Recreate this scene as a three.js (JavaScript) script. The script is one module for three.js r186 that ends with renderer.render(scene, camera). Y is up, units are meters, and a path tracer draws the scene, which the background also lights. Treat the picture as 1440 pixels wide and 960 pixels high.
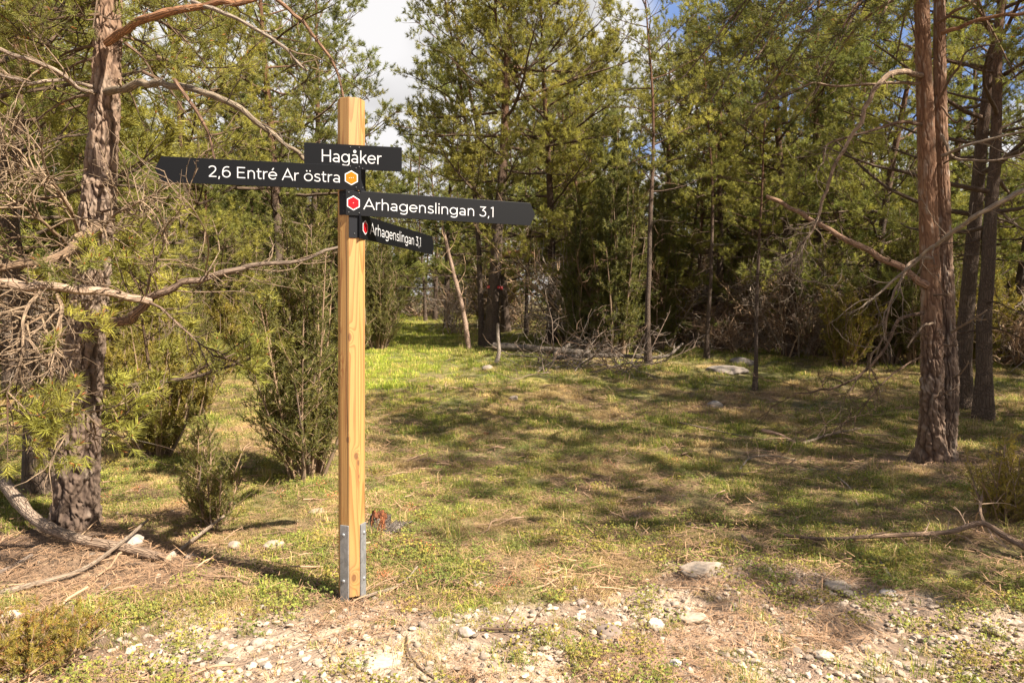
import * as THREE from 'three';

// ---------- camera, sky, sun, exposure ----------
const scene = new THREE.Scene();
const F = 1000, EYE = 1.44, PITCH = Math.atan(55 / F);           // focal length in photo pixels (1440 x 960), eye height, look-down angle
const camera = new THREE.PerspectiveCamera(2 * Math.atan(480 / F) * 180 / Math.PI, 1.5, 0.05, 600);
camera.position.set(0, EYE, 0);
camera.lookAt(0, EYE - Math.tan(PITCH), -1);
const EXPOSURE = 3.35;
const SUN_AZ = 60 * Math.PI / 180, SUN_EL = 47 * Math.PI / 180;   // azimuth from +z (behind the camera) towards +x
const toSun = new THREE.Vector3(Math.sin(SUN_AZ) * Math.cos(SUN_EL), Math.sin(SUN_EL), Math.cos(SUN_AZ) * Math.cos(SUN_EL));
const sun = new THREE.DirectionalLight(new THREE.Color().setRGB(1, 0.91, 0.78), 5);
sun.position.copy(toSun).multiplyScalar(60); sun.castShadow = true;
sun.shadow.mapSize.set(4096, 4096);
Object.assign(sun.shadow.camera, { left: -35, right: 35, top: 35, bottom: -35, near: 1, far: 140 });
scene.add(sun, sun.target);

// ---------- random numbers and noise ----------
function RNG(a) { return () => { a |= 0; a = a + 0x6D2B79F5 | 0; let t = Math.imul(a ^ a >>> 15, 1 | a); t = t + Math.imul(t ^ t >>> 7, 61 | t) ^ t; return ((t ^ t >>> 14) >>> 0) / 4294967296; }; }
const clamp = (x, a = 0, b = 1) => x < a ? a : x > b ? b : x, lerp = (a, b, t) => a + (b - a) * t;
const ss = (a, b, x) => { const t = clamp((x - a) / (b - a)); return t * t * (3 - 2 * t); };
function h3(i, j, k) { let n = Math.imul(i, 374761393) + Math.imul(j, 668265263) + Math.imul(k, 1274126177) | 0; n = Math.imul(n ^ n >>> 13, 1274126177); return ((n ^ n >>> 16) >>> 0) / 4294967296; }
function n3(x, y, z) {
  const i = Math.floor(x), j = Math.floor(y), k = Math.floor(z); x -= i; y -= j; z -= k;
  const u = x * x * (3 - 2 * x), v = y * y * (3 - 2 * y), w = z * z * (3 - 2 * z);
  return lerp(lerp(lerp(h3(i, j, k), h3(i + 1, j, k), u), lerp(h3(i, j + 1, k), h3(i + 1, j + 1, k), u), v), lerp(lerp(h3(i, j, k + 1), h3(i + 1, j, k + 1), u), lerp(h3(i, j + 1, k + 1), h3(i + 1, j + 1, k + 1), u), v), w);
}
function fbm(x, y, z, o = 4) { let s = 0, a = 0.5, t = 0; for (let i = 0; i < o; i++) { s += a * n3(x, y, z); t += a; a *= 0.5; x = x * 2.03 + 17.1; y = y * 2.03 + 5.3; z = z * 2.03 + 9.7; } return s / t; }
function worley(x, y, z) {                                          // [F1, F2, id]
  const i = Math.floor(x), j = Math.floor(y), k = Math.floor(z); let a = 9, b = 9, id = 0;
  for (let di = -1; di < 2; di++) for (let dj = -1; dj < 2; dj++) for (let dk = -1; dk < 2; dk++) {
    const I = i + di, J = j + dj, K = k + dk, dx = I + h3(I, J, K) - x, dy = J + h3(I + 91, J, K) - y, dz = K + h3(I, J + 57, K) - z, d = Math.sqrt(dx * dx + dy * dy + dz * dz);
    if (d < a) { b = a; a = d; id = h3(I, J, K + 33); } else if (d < b) b = d;
  }
  return [a, b, id];
}

// ---------- sky: blue with broken bright cloud ----------
{
  const W = 1024, Hh = 512, data = new Float32Array(W * Hh * 4);
  for (let r = 0; r < Hh; r++) for (let c = 0; c < W; c++) {
    const el = ((r + 0.5) / Hh - 0.5) * Math.PI, az = ((c + 0.5) / W - 0.5) * 2 * Math.PI, y = Math.sin(el), x = Math.cos(el) * Math.cos(az), z = Math.cos(el) * Math.sin(az);
    const k = 1.5 / (Math.max(y, 0) + 0.28), cx = x * k + 25.0719, cz = z * k + 39.1731;
    const n = fbm(cx, 0.4, cz, 6), lo = 0.10 * (1 - ss(0.15, 0.6, y)), cov = ss(0.38 - lo, 0.50 - lo, n), body = fbm(cx * 1.7 + 4, 2.2, cz * 1.7, 5);
    const up = clamp(y), blue = [lerp(0.42, 0.15, Math.sqrt(up)), lerp(0.56, 0.30, Math.sqrt(up)), lerp(0.86, 0.72, Math.sqrt(up))];
    const cl = lerp(0.98, 0.6, ss(0.40, 0.62, body) * ss(0.45, 0.62, n)), o = (r * W + c) * 4;
    const cloud = [cl * 1.0, cl * 0.98, cl * 0.98];
    for (let i = 0; i < 3; i++) data[o + i] = y > 0 ? lerp(blue[i], cloud[i], cov) : [0.3, 0.26, 0.18][i];
    data[o + 3] = 1;
  }
  const t = new THREE.DataTexture(data, W, Hh, THREE.RGBAFormat, THREE.FloatType);
  t.mapping = THREE.EquirectangularReflectionMapping; t.magFilter = THREE.LinearFilter; t.needsUpdate = true;
  scene.background = t; scene.environment = t; scene.backgroundIntensity = 0.3; scene.environmentIntensity = 0.3;
}

// ---------- terrain and camera helpers ----------
const V = (x, y, z) => new THREE.Vector3(x, y, z);
function H(x, z) {                                                  // height of the ground
  const d = -z, far = ss(4, 8, d);
  return 0.45 * ss(7, 16, d) + 0.5 * ss(16, 40, d) + 0.16 * (fbm(x * 0.33 + 7, 1.5, z * 0.33, 3) - 0.5) * far
    + (0.07 * (n3(x * 1.7, 2.5, z * 1.7) - 0.5) + 0.055 * (fbm(x * 3.3, 8.5, z * 3.3, 2) - 0.5) * ss(3.6, 4.6, d) + 0.022 * (fbm(x * 7, 3.5, z * 7, 2) - 0.5)) * (d > 30 ? 0.3 : 1) + 0.10 * Math.exp(-((x - 0.05) ** 2 / 1.5 + (d - 11) ** 2 / 3));
}
const FW = V(0, -Math.sin(PITCH), -Math.cos(PITCH)), UP = V(0, Math.cos(PITCH), -Math.sin(PITCH));
function U(px, py, depth) { return V((px - 720) / F * depth, EYE, 0).addScaledVector(FW, depth).addScaledVector(UP, (480 - py) / F * depth); }
function G(px, py) {                                                // where the sight line through that spot of the photograph meets the ground
  const d = U(px, py, 1).sub(V(0, EYE, 0)); let t = 1;
  for (let i = 0; i < 4000; i++) { const x = d.x * t, y = EYE + d.y * t, z = d.z * t; if (y <= H(x, z) || t > 120) break; t += Math.max(0.004, (y - H(x, z)) * 0.3); }
  return V(d.x * t, H(d.x * t, d.z * t), d.z * t);
}
const ground = (x, z) => V(x, H(x, z), z);

// ---------- naming ----------
const used = {};
function numbered(n) { const k = used[n] = (used[n] ?? -1) + 1; return k ? n + '_' + String(k).padStart(3, '0') : n; }
function tag(o, label, category, group, kind) {
  if (label) o.userData.label = label; if (category) o.userData.category = category; if (group) o.userData.group = group; if (kind) o.userData.kind = kind;
  return o;
}
function thing(name, pos, label, category, group, turn = 0) { const o = new THREE.Group(); o.name = numbered(name); o.position.copy(pos); o.rotation.y = turn; tag(o, label, category, group); scene.add(o); return o; }
function copy(src, pos, turn, scale, label, group) {
  const o = src.clone(); o.name = numbered(src.name.replace(/_\d+$/, '')); o.userData = { ...src.userData }; if (label) o.userData.label = label; if (group) o.userData.group = group; else if (group === null) delete o.userData.group;
  o.position.copy(pos); o.rotation.set(0, turn, 0); o.scale.setScalar(scale); scene.add(o); return o;
}

// ---------- geometry buffers ----------
class Buf {                                                          // indexed, smooth, with uv and colour: wood, stone
  constructor(origin = V(0, 0, 0)) { this.p = []; this.n = []; this.u = []; this.c = []; this.i = []; this.o = origin; }
  vert(x, y, z, nx, ny, nz, u, v, c) { this.p.push(x - this.o.x, y - this.o.y, z - this.o.z); this.n.push(nx, ny, nz); this.u.push(u, v); this.c.push(c[0], c[1], c[2]); return this.p.length / 3 - 1; }
  tube(pts, r0, r1, sides, col, opt = {}) {                          // tapered, capped tube along points; col is a colour or f(t)
    const N = pts.length, T = V(0, 0, 0), A = V(0, 0, 0), B = V(0, 0, 0), tmp = V(0, 0, 0), base = this.p.length / 3; let len = 0;
    A.set(1, 0, 0);
    for (let k = 0; k < N; k++) {
      T.copy(pts[Math.min(k + 1, N - 1)]).sub(pts[Math.max(k - 1, 0)]).normalize();
      if (k === 0 && Math.abs(T.x) > 0.9) A.set(0, 0, 1);
      A.addScaledVector(T, -A.dot(T)).normalize(); B.crossVectors(T, A);
      if (k) len += tmp.copy(pts[k]).sub(pts[k - 1]).length();
      const t = k / (N - 1), r = opt.rad ? opt.rad(t) : lerp(r0, r1, t), c = typeof col === 'function' ? col(t) : col;
      for (let s = 0; s <= sides; s++) {
        const a = s / sides * 2 * Math.PI, ca = Math.cos(a), sa = Math.sin(a), nx = A.x * ca + B.x * sa, ny = A.y * ca + B.y * sa, nz = A.z * ca + B.z * sa;
        const q = opt.lump ? r * (1 + opt.lump * (n3(pts[k].x * 9 + nx * 1.5 + 50, pts[k].y * 9 + ny * 1.5 + 50, pts[k].z * 9 + nz * 1.5 + 50) - 0.5)) : r;
        this.vert(pts[k].x + nx * q, pts[k].y + ny * q, pts[k].z + nz * q, nx, ny, nz, s / sides * Math.max(1, Math.round(r0 * 6.3 / 0.3)), len / 0.6, c);
      }
    }
    const w = sides + 1;
    for (let k = 0; k < N - 1; k++) for (let s = 0; s < sides; s++) { const a = base + k * w + s; this.i.push(a, a + 1, a + w, a + 1, a + w + 1, a + w); }
    if (opt.caps) for (const [k, d] of [[0, -1], [N - 1, 1]]) {
      T.copy(pts[Math.min(k + 1, N - 1)]).sub(pts[Math.max(k - 1, 0)]).normalize().multiplyScalar(d);
      const c = opt.capCol ?? (typeof col === 'function' ? col(k / (N - 1)) : col), m = this.vert(pts[k].x + T.x * r0 * 0.15, pts[k].y + T.y * r0 * 0.15, pts[k].z + T.z * r0 * 0.15, T.x, T.y, T.z, 0.5, 0.5, c), f = this.p.length / 3;
      for (let s = 0; s <= sides; s++) { const q = (base + k * w + s) * 3; this.vert(this.p[q] + this.o.x, this.p[q + 1] + this.o.y, this.p[q + 2] + this.o.z, T.x, T.y, T.z, 0.5, 0.5, c); }
      for (let s = 0; s < sides; s++) d > 0 ? this.i.push(m, f + s, f + s + 1) : this.i.push(m, f + s + 1, f + s);
    }
    return this;
  }
  geo() {
    const g = new THREE.BufferGeometry();
    g.setAttribute('position', new THREE.BufferAttribute(new Float32Array(this.p), 3)); g.setAttribute('normal', new THREE.BufferAttribute(new Float32Array(this.n), 3));
    g.setAttribute('uv', new THREE.BufferAttribute(new Float32Array(this.u), 2)); g.setAttribute('color', new THREE.BufferAttribute(new Float32Array(this.c), 3));
    g.setIndex(new THREE.BufferAttribute(new Uint32Array(this.i), 1)); return g;
  }
  mesh(name, mat, parent) { const m = shade(new THREE.Mesh(this.geo(), mat)); m.name = name; parent?.add(m); return m; }
}
class Leaf {                                                         // loose triangles, flat: needles, blades, leaflets
  constructor(origin = V(0, 0, 0), cap = 4096) { this.P = new Float32Array(cap * 9); this.C = new Float32Array(cap * 9); this.n = 0; this.o = origin; }
  tri(ax, ay, az, bx, by, bz, cx, cy, cz, r, g, b) {
    if ((this.n + 1) * 9 > this.P.length) { const p = new Float32Array(this.P.length * 2), c = new Float32Array(this.P.length * 2); p.set(this.P); c.set(this.C); this.P = p; this.C = c; }
    const o = this.n * 9, P = this.P, C = this.C, q = this.o;
    P[o] = ax - q.x; P[o + 1] = ay - q.y; P[o + 2] = az - q.z; P[o + 3] = bx - q.x; P[o + 4] = by - q.y; P[o + 5] = bz - q.z; P[o + 6] = cx - q.x; P[o + 7] = cy - q.y; P[o + 8] = cz - q.z;
    for (let i = 0; i < 9; i += 3) { C[o + i] = r; C[o + i + 1] = g; C[o + i + 2] = b; }
    this.n++;
  }
  geo() { const g = new THREE.BufferGeometry(); g.setAttribute('position', new THREE.BufferAttribute(this.P.slice(0, this.n * 9), 3)); g.setAttribute('color', new THREE.BufferAttribute(this.C.slice(0, this.n * 9), 3)); return g; }
  mesh(name, mat, parent) { const m = shade(new THREE.Mesh(this.geo(), mat)); m.name = name; parent?.add(m); return m; }
}
function shade(m) { m.castShadow = m.receiveShadow = true; return m; }

// ---------- materials ----------
function dataTex(w, h, f, srgb) {
  const d = new Uint8Array(w * h * 4);
  for (let y = 0; y < h; y++) for (let x = 0; x < w; x++) { const c = f(x / w, y / h), o = (y * w + x) * 4; for (let i = 0; i < 3; i++) d[o + i] = clamp(Array.isArray(c) ? c[i] : c) * 255; d[o + 3] = 255; }
  const t = new THREE.DataTexture(d, w, h); t.wrapS = t.wrapT = THREE.RepeatWrapping; t.magFilter = THREE.LinearFilter; t.minFilter = THREE.LinearMipmapLinearFilter; if (srgb) t.colorSpace = THREE.SRGBColorSpace; t.needsUpdate = true; return t;
}
// bark: tall plates between fissures; tiles by wrapping round a cylinder in both directions
const barkH = (u, v) => { const a = u * 2 * Math.PI, b = v * 2 * Math.PI, R = 1.1, x = Math.cos(a) * R, y = Math.sin(a) * R, z = Math.cos(b) * 0.8 + Math.sin(b) * 0.55; const [f1, f2] = worley(x * 2.2 + 11, y * 2.2 + 5, z * 2.2 + 3); return clamp(ss(0.02, 0.3, f2 - f1) * 0.7 + 0.3 * fbm(x * 6 + 9, y * 6 + 9, z * 6 + 9, 3)); };
const barkTex = dataTex(256, 512, (u, v) => { const h = barkH(u, v); return [0.45 + 0.5 * h, 0.42 + 0.52 * h, 0.4 + 0.54 * h]; });
const barkBump = dataTex(256, 512, barkH);
const M = {
  bark: new THREE.MeshStandardMaterial({ vertexColors: true, map: barkTex, bumpMap: barkBump, bumpScale: 0.012, roughness: 0.95 }),
  barkRelief: new THREE.MeshStandardMaterial({ vertexColors: true, roughness: 0.93 }),
  twig: new THREE.MeshStandardMaterial({ vertexColors: true, roughness: 0.9 }),
  needle: new THREE.MeshPhysicalMaterial({ vertexColors: true, roughness: 1, transmission: 0.5, thickness: 0, specularIntensity: 0.4 }),
  blade: new THREE.MeshPhysicalMaterial({ vertexColors: true, roughness: 1, transmission: 0.3, thickness: 0, specularIntensity: 0.3 }),
  stone: new THREE.MeshStandardMaterial({ vertexColors: true, roughness: 0.95 }),
};

// ---------- growing things ----------
const _a = V(0, 0, 0), _b = V(0, 0, 0), _c = V(0, 0, 0);
function perp(d, R, out) { do out.set(R() - 0.5, R() - 0.5, R() - 0.5); while (out.lengthSq() < 0.01); return out.addScaledVector(d, -out.dot(d)).normalize(); }
function curve(p, dir, len, n, wander, lift, R) {
  const pts = [p.clone()], d = dir.clone().normalize(), q = p.clone();
  for (let i = 0; i < n; i++) { d.x += (R() - 0.5) * wander; d.y += (R() - 0.5) * wander + lift / n; d.z += (R() - 0.5) * wander; d.normalize(); q.addScaledVector(d, len / n); pts.push(q.clone()); }
  return pts;
}
function along(pts, t) { const f = clamp(t) * (pts.length - 1), i = Math.min(Math.floor(f), pts.length - 2); return pts[i].clone().lerp(pts[i + 1], f - i); }
function heading(pts, t) { const i = Math.min(Math.floor(clamp(t) * (pts.length - 1)), pts.length - 2); return pts[i + 1].clone().sub(pts[i]).normalize(); }
const smooth = (pts, n) => new THREE.CatmullRomCurve3(pts).getPoints(n);
const mixc = (a, b, t) => [lerp(a[0], b[0], t), lerp(a[1], b[1], t), lerp(a[2], b[2], t)];
const C = {
  greyBark: [0.12, 0.083, 0.058], redBark: [0.18, 0.083, 0.036], darkBark: [0.13, 0.095, 0.07], twig: [0.26, 0.17, 0.1], dead: [0.42, 0.28, 0.165], deadGrey: [0.28, 0.22, 0.165], deadBrown: [0.17, 0.1, 0.058],
  needle: [0.24, 0.232, 0.04], needleY: [0.41, 0.35, 0.058], needleD: [0.105, 0.13, 0.027], bud: [0.42, 0.17, 0.05], juniper: [0.12, 0.122, 0.025], juniperY: [0.34, 0.26, 0.035],
};
// one shoot of needles standing off an axis
function shoot(L, p, d, len, n, nl, nw, col, R, spread = 0.75, out = 1) {
  for (let i = 0; i < n; i++) {
    const t = (i + R()) / n; perp(d, R, _a);
    const s = spread * (0.7 + 0.6 * R()), c = Math.sqrt(Math.max(0.05, 1 - s * s)) * out;
    _b.copy(d).multiplyScalar(c).addScaledVector(_a, s); perp(_b, R, _c);
    const l = nl * (0.7 + 0.5 * R()), x = p.x + d.x * len * t, y = p.y + d.y * len * t, z = p.z + d.z * len * t, k = 0.75 + 0.5 * R(), w = nw / 2;
    L.tri(x - _c.x * w, y - _c.y * w, z - _c.z * w, x + _c.x * w, y + _c.y * w, z + _c.z * w, x + _b.x * l, y + _b.y * l, z + _b.z * l, col[0] * k, col[1] * k, col[2] * k);
  }
}
// twigs and shoots carried by a limb's points. o: from, spacing, subLen, twigs, n (needles per shoot), nl, nw, col, tips (share of orange shoot tips), flat
function foliage(W, L, pts, o, R) {
  let len = 0; for (let i = 1; i < pts.length; i++) len += pts[i].distanceTo(pts[i - 1]);
  const from = o.from ?? 0.35, count = Math.max(2, Math.round(len * (1 - from) / (o.spacing ?? 0.14)));
  const hue = R(), base0 = mixc(mixc(o.col ?? C.needle, C.needleY, hue * hue * 0.7), C.needleD, R() * R() * 0.8);
  let side = 1;
  for (let i = 0; i < count; i++) {
    const t = lerp(from, 1, (i + R() * 0.8) / count), p = along(pts, t), d = heading(pts, t); side = -side;
    const sv = V(-d.z, 0, d.x).normalize().multiplyScalar(side), a = 0.6 + R() * 0.6;
    const dir = d.clone().multiplyScalar(Math.cos(a)).addScaledVector(sv, Math.sin(a)); dir.y += (R() - 0.35) * (o.rise ?? 0.9); dir.normalize();
    const sl = (o.subLen ?? 0.45) * (1.15 - 0.75 * (t - from) / (1 - from)) * (0.6 + 0.7 * R());
    const sp = curve(p, dir, sl, 3, 0.5, 0.35, R);
    W.tube(sp, (o.subR ?? 0.006), 0.002, 3, C.twig); const bk = 0.62 + 0.75 * R(), base = base0.map((q) => q * bk);
    const tw = Math.max(3, Math.round(sl / (o.twigStep ?? 0.085)));
    for (let j = 0; j < tw; j++) {                                    // a pad of shoots round the outer half of each side branch
      const s = 1 - 0.55 * Math.pow(R(), 1.3), q = along(sp, s), h = heading(sp, s); perp(h, R, _a); _a.y *= 0.6;
      const dd = h.clone().multiplyScalar(0.55 + 0.4 * R()).addScaledVector(_a, 0.55 + R() * 0.7); dd.y += 0.3 + 0.35 * R(); dd.normalize();
      const l = (o.twigLen ?? 0.12) * (0.6 + 0.9 * R()), e = q.clone().addScaledVector(dd, l);
      if (o.twigGeo !== false) W.tube([q, e], 0.0028, 0.0015, 3, C.twig);
      const c = mixc(base, R() < 0.5 ? C.needleY : C.needle, R() * 0.3);
      shoot(L, q.lerp(e, 0.3), dd, l * 0.75, o.n ?? 12, o.nl ?? 0.065, o.nw ?? 0.004, c, R);
      if (o.tips && R() < o.tips) shoot(L, e, dd, 0.012, 4, 0.022, 0.008, C.bud, R, 0.3);
    }
    shoot(L, sp[3], heading(sp, 1), 0.05, o.n ?? 12, o.nl ?? 0.065, o.nw ?? 0.004, base, R);
  }
  shoot(L, pts[pts.length - 1], heading(pts, 1), 0.06, (o.n ?? 12), o.nl ?? 0.065, o.nw ?? 0.004, base0, R);
}
// leafless forking twigs
function deadTwigs(W, pts, o, R, depth = 0) {
  let len = 0; for (let i = 1; i < pts.length; i++) len += pts[i].distanceTo(pts[i - 1]);
  const count = Math.max(1, Math.round(len / (o.step ?? 0.1)));
  for (let i = 0; i < count; i++) {
    const t = lerp(o.from ?? 0.25, 1, (i + R()) / count), p = along(pts, t), d = heading(pts, t); perp(d, R, _a);
    const dir = d.clone().multiplyScalar(0.6 + R() * 0.5).addScaledVector(_a, 0.8); dir.y += o.droop ?? 0; const l = Math.min(len * 0.75, (o.len ?? 0.25)) * (0.35 + R() * 0.9) * Math.pow(0.62, depth);
    const sp = curve(p, dir, l, 4, 0.9, 0.1, R), r = (o.r ?? 0.004) * Math.pow(0.62, depth);
    W.tube(sp, r, r * 0.45, depth ? 3 : 4, o.col ?? C.dead);
    if (depth < (o.deep ?? 2) - 1) deadTwigs(W, sp, { ...o, from: 0.2, step: (o.step ?? 0.1) * 0.75 }, R, depth + 1);
  }
}
const barkAt = (h, top) => mixc(C.greyBark, C.redBark, ss(0.3, 0.75, h / top));

// a whole pine at the origin, trunk (with its limbs) and crown
function makePine(seed, o) {
  const R = RNG(seed), W = new Buf(), L = new Leaf();
  const tp = curve(V(0, -0.1, 0), V((R() - 0.5) * 0.12, 1, (R() - 0.5) * 0.12), o.h + 0.1, 12, o.wander ?? 0.06, 0, R), r = o.r;
  W.tube(tp, r, 0.02, 10, (t) => barkAt(t * o.h, o.h * (o.barkTop ?? 1)), { rad: (t) => r * (1 - 0.88 * Math.pow(t, 1.1)) * (1 + 0.6 * Math.exp(-t * o.h / 0.18)), lump: 0.3 });
  const n = o.limbs;
  for (let i = 0; i < n; i++) {
    const t = lerp(o.from, 0.985, Math.pow((i + 0.4 * R()) / n, 0.9)), p = along(tp, t), az = i * 2.4 + R() * 1.1, rel = (t - o.from) / (1 - o.from);
    const prof = o.cone ? (1 - rel) * 0.95 + 0.08 : Math.sqrt(Math.max(0.02, 1 - Math.pow(rel * 1.02 - 0.25, 2) * 1.65)), l = o.reach * prof * (0.55 + 0.65 * R());
    const up = lerp(o.up0 ?? -0.05, o.up1 ?? 0.75, rel) + (R() - 0.5) * 0.35, d = V(Math.cos(az), up, Math.sin(az));
    const pts = curve(p, d, l, 6, 0.34, 0.3, R), lr = Math.max(0.012, r * 0.34 * Math.pow(l / o.reach, 0.8) * (1 - 0.5 * rel));
    W.tube(pts, lr, lr * 0.22, 5, mixc(barkAt(t * o.h, o.h), C.twig, 0.25));
    foliage(W, L, pts, { from: o.bare ?? 0.32, spacing: o.spacing ?? 0.12, subLen: o.subLen ?? 0.62, n: o.n ?? 24, nl: o.nl ?? 0.075, nw: o.nw ?? 0.0105, twigStep: o.twigStep ?? 0.075, twigLen: 0.13, twigGeo: false, col: o.col }, R);
    if (o.mid && l > 1) for (let k = 0; k < 2; k++) {                 // a forked limb
      const s = 0.3 + 0.35 * R(), q = along(pts, s), h = heading(pts, s); h.x += (R() - 0.5) * 1.5; h.z += (R() - 0.5) * 1.5; h.y += 0.25;
      const p2 = curve(q, h, l * 0.5, 5, 0.3, 0.3, R); W.tube(p2, lr * 0.5, lr * 0.15, 4, C.twig);
      foliage(W, L, p2, { from: 0.3, spacing: o.spacing ?? 0.125, subLen: 0.5, n: o.n ?? 22, nl: o.nl ?? 0.08, nw: o.nw ?? 0.0105, twigStep: o.twigStep ?? 0.115, twigLen: 0.13, twigGeo: false, col: o.col }, R);
    }
  }
  for (let i = 0; i < (o.dead ?? 0); i++) {                           // dead limbs below the crown
    const t = lerp(0.08, o.from, R()), p = along(tp, t), az = R() * 6.28, l = o.reach * (0.3 + 0.6 * R()) * 0.7, pts = curve(p, V(Math.cos(az), (R() - 0.6) * 0.5, Math.sin(az)), l, 5, 0.4, -0.15, R);
    W.tube(pts, 0.012, 0.003, 4, R() < 0.5 ? C.deadGrey : C.deadBrown); deadTwigs(W, pts, { step: 0.22, len: 0.4, r: 0.004, deep: 2, col: R() < 0.5 ? C.dead : C.deadBrown }, R);
  }
  const g = new THREE.Group(); W.mesh('trunk', M.bark, g); tag(L.mesh('crown', M.needle, g), null, null, null, 'stuff'); delete g.children[1].userData.kind; return g;
}
// a juniper at the origin: many upright stems clothed in short sprays
function makeJuniper(seed, o) {
  const R = RNG(seed), W = new Buf(), L = new Leaf();
  for (let i = 0; i < o.stems; i++) {
    const az = R() * 6.28, q = Math.sqrt(R()), out = o.w * q * 0.5, lean = o.lean ?? 0.35, hh = o.h * (1 - 0.45 * q * q) * (0.72 + 0.4 * R());
    const p = V(Math.cos(az) * out * 0.25, -0.04, Math.sin(az) * out * 0.25), tip = V(Math.cos(az) * out * (0.6 + lean), hh, Math.sin(az) * out * (0.6 + lean));
    const midp = p.clone().lerp(tip, 0.5); midp.y *= 0.85; midp.x += (R() - 0.5) * 0.08; midp.z += (R() - 0.5) * 0.08;
    const pts = smooth([p, midp, tip], 8), sr = (o.r ?? 0.016) * (0.6 + 0.6 * R());
    W.tube(pts, sr, 0.004, 5, mixc(C.greyBark, C.twig, R()));
    const n = Math.round(hh / (o.step ?? 0.045)), hue = R();
    for (let j = 0; j < n; j++) {
      const t = lerp(o.from ?? 0.12, 1, (j + R()) / n), b = along(pts, t), a2 = R() * 6.28, d = V(Math.cos(a2), 0.5 + R() * 0.9, Math.sin(a2)).normalize(), l = (o.spray ?? 0.2) * (0.35 + 0.85 * R()) * (1.15 - 0.6 * t);
      if (R() < 0.2) { d.y *= 0.4; d.normalize(); } const sp = curve(b, d, l * (R() < 0.15 ? 1.5 : 1), 3, 0.5, 0.4, R); W.tube(sp, 0.003, 0.0012, 3, C.twig);
      const tone = mixc(mixc(o.col ?? C.juniper, C.juniperY, (o.yellow ?? 0.25) * (0.3 + R()) + 0.2 * hue * hue), C.needleD, R() * R() * (o.dark ?? 0.6));
      const k = o.per ?? 7;
      for (let m = 0; m < k; m++) {
        const s = lerp(0.2, 1, (m + R()) / k), c = along(sp, s), h = heading(sp, s); perp(h, R, _a); const dd = h.clone().addScaledVector(_a, 0.7); dd.y += 0.35; dd.normalize();
        shoot(L, c, dd, (o.tuft ?? 0.05), o.n ?? 12, o.nl ?? 0.026, o.nw ?? 0.0065, R() < (o.rust ?? 0) ? [0.36, 0.17, 0.05] : tone, R, 0.7);
      }
    }
  }
  const g = new THREE.Group(); W.mesh('stem', M.twig, g); L.mesh('foliage', M.needle, g); return g;
}
// leafless brush at the origin
function makeBrush(seed, o) {
  const R = RNG(seed), W = new Buf();
  for (let i = 0; i < o.stems; i++) {
    const az = R() * 6.28, d = V(Math.cos(az) * (o.out ?? 0.5), 1, Math.sin(az) * (o.out ?? 0.5)), pts = curve(V((R() - 0.5) * o.w * 0.3, -0.03, (R() - 0.5) * o.w * 0.3), d, o.h * (0.5 + 0.6 * R()), 6, 0.45, -0.1, R);
    const c = R() < 0.35 ? C.deadGrey : R() < 0.45 ? C.dead : C.deadBrown;
    W.tube(pts, 0.013, 0.004, 4, c); deadTwigs(W, pts, { step: 0.14, len: 0.6, r: 0.006, deep: 2, col: c }, R);
  }
  const g = new THREE.Group(); W.mesh('twig', M.twig, g); return g;
}
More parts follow.
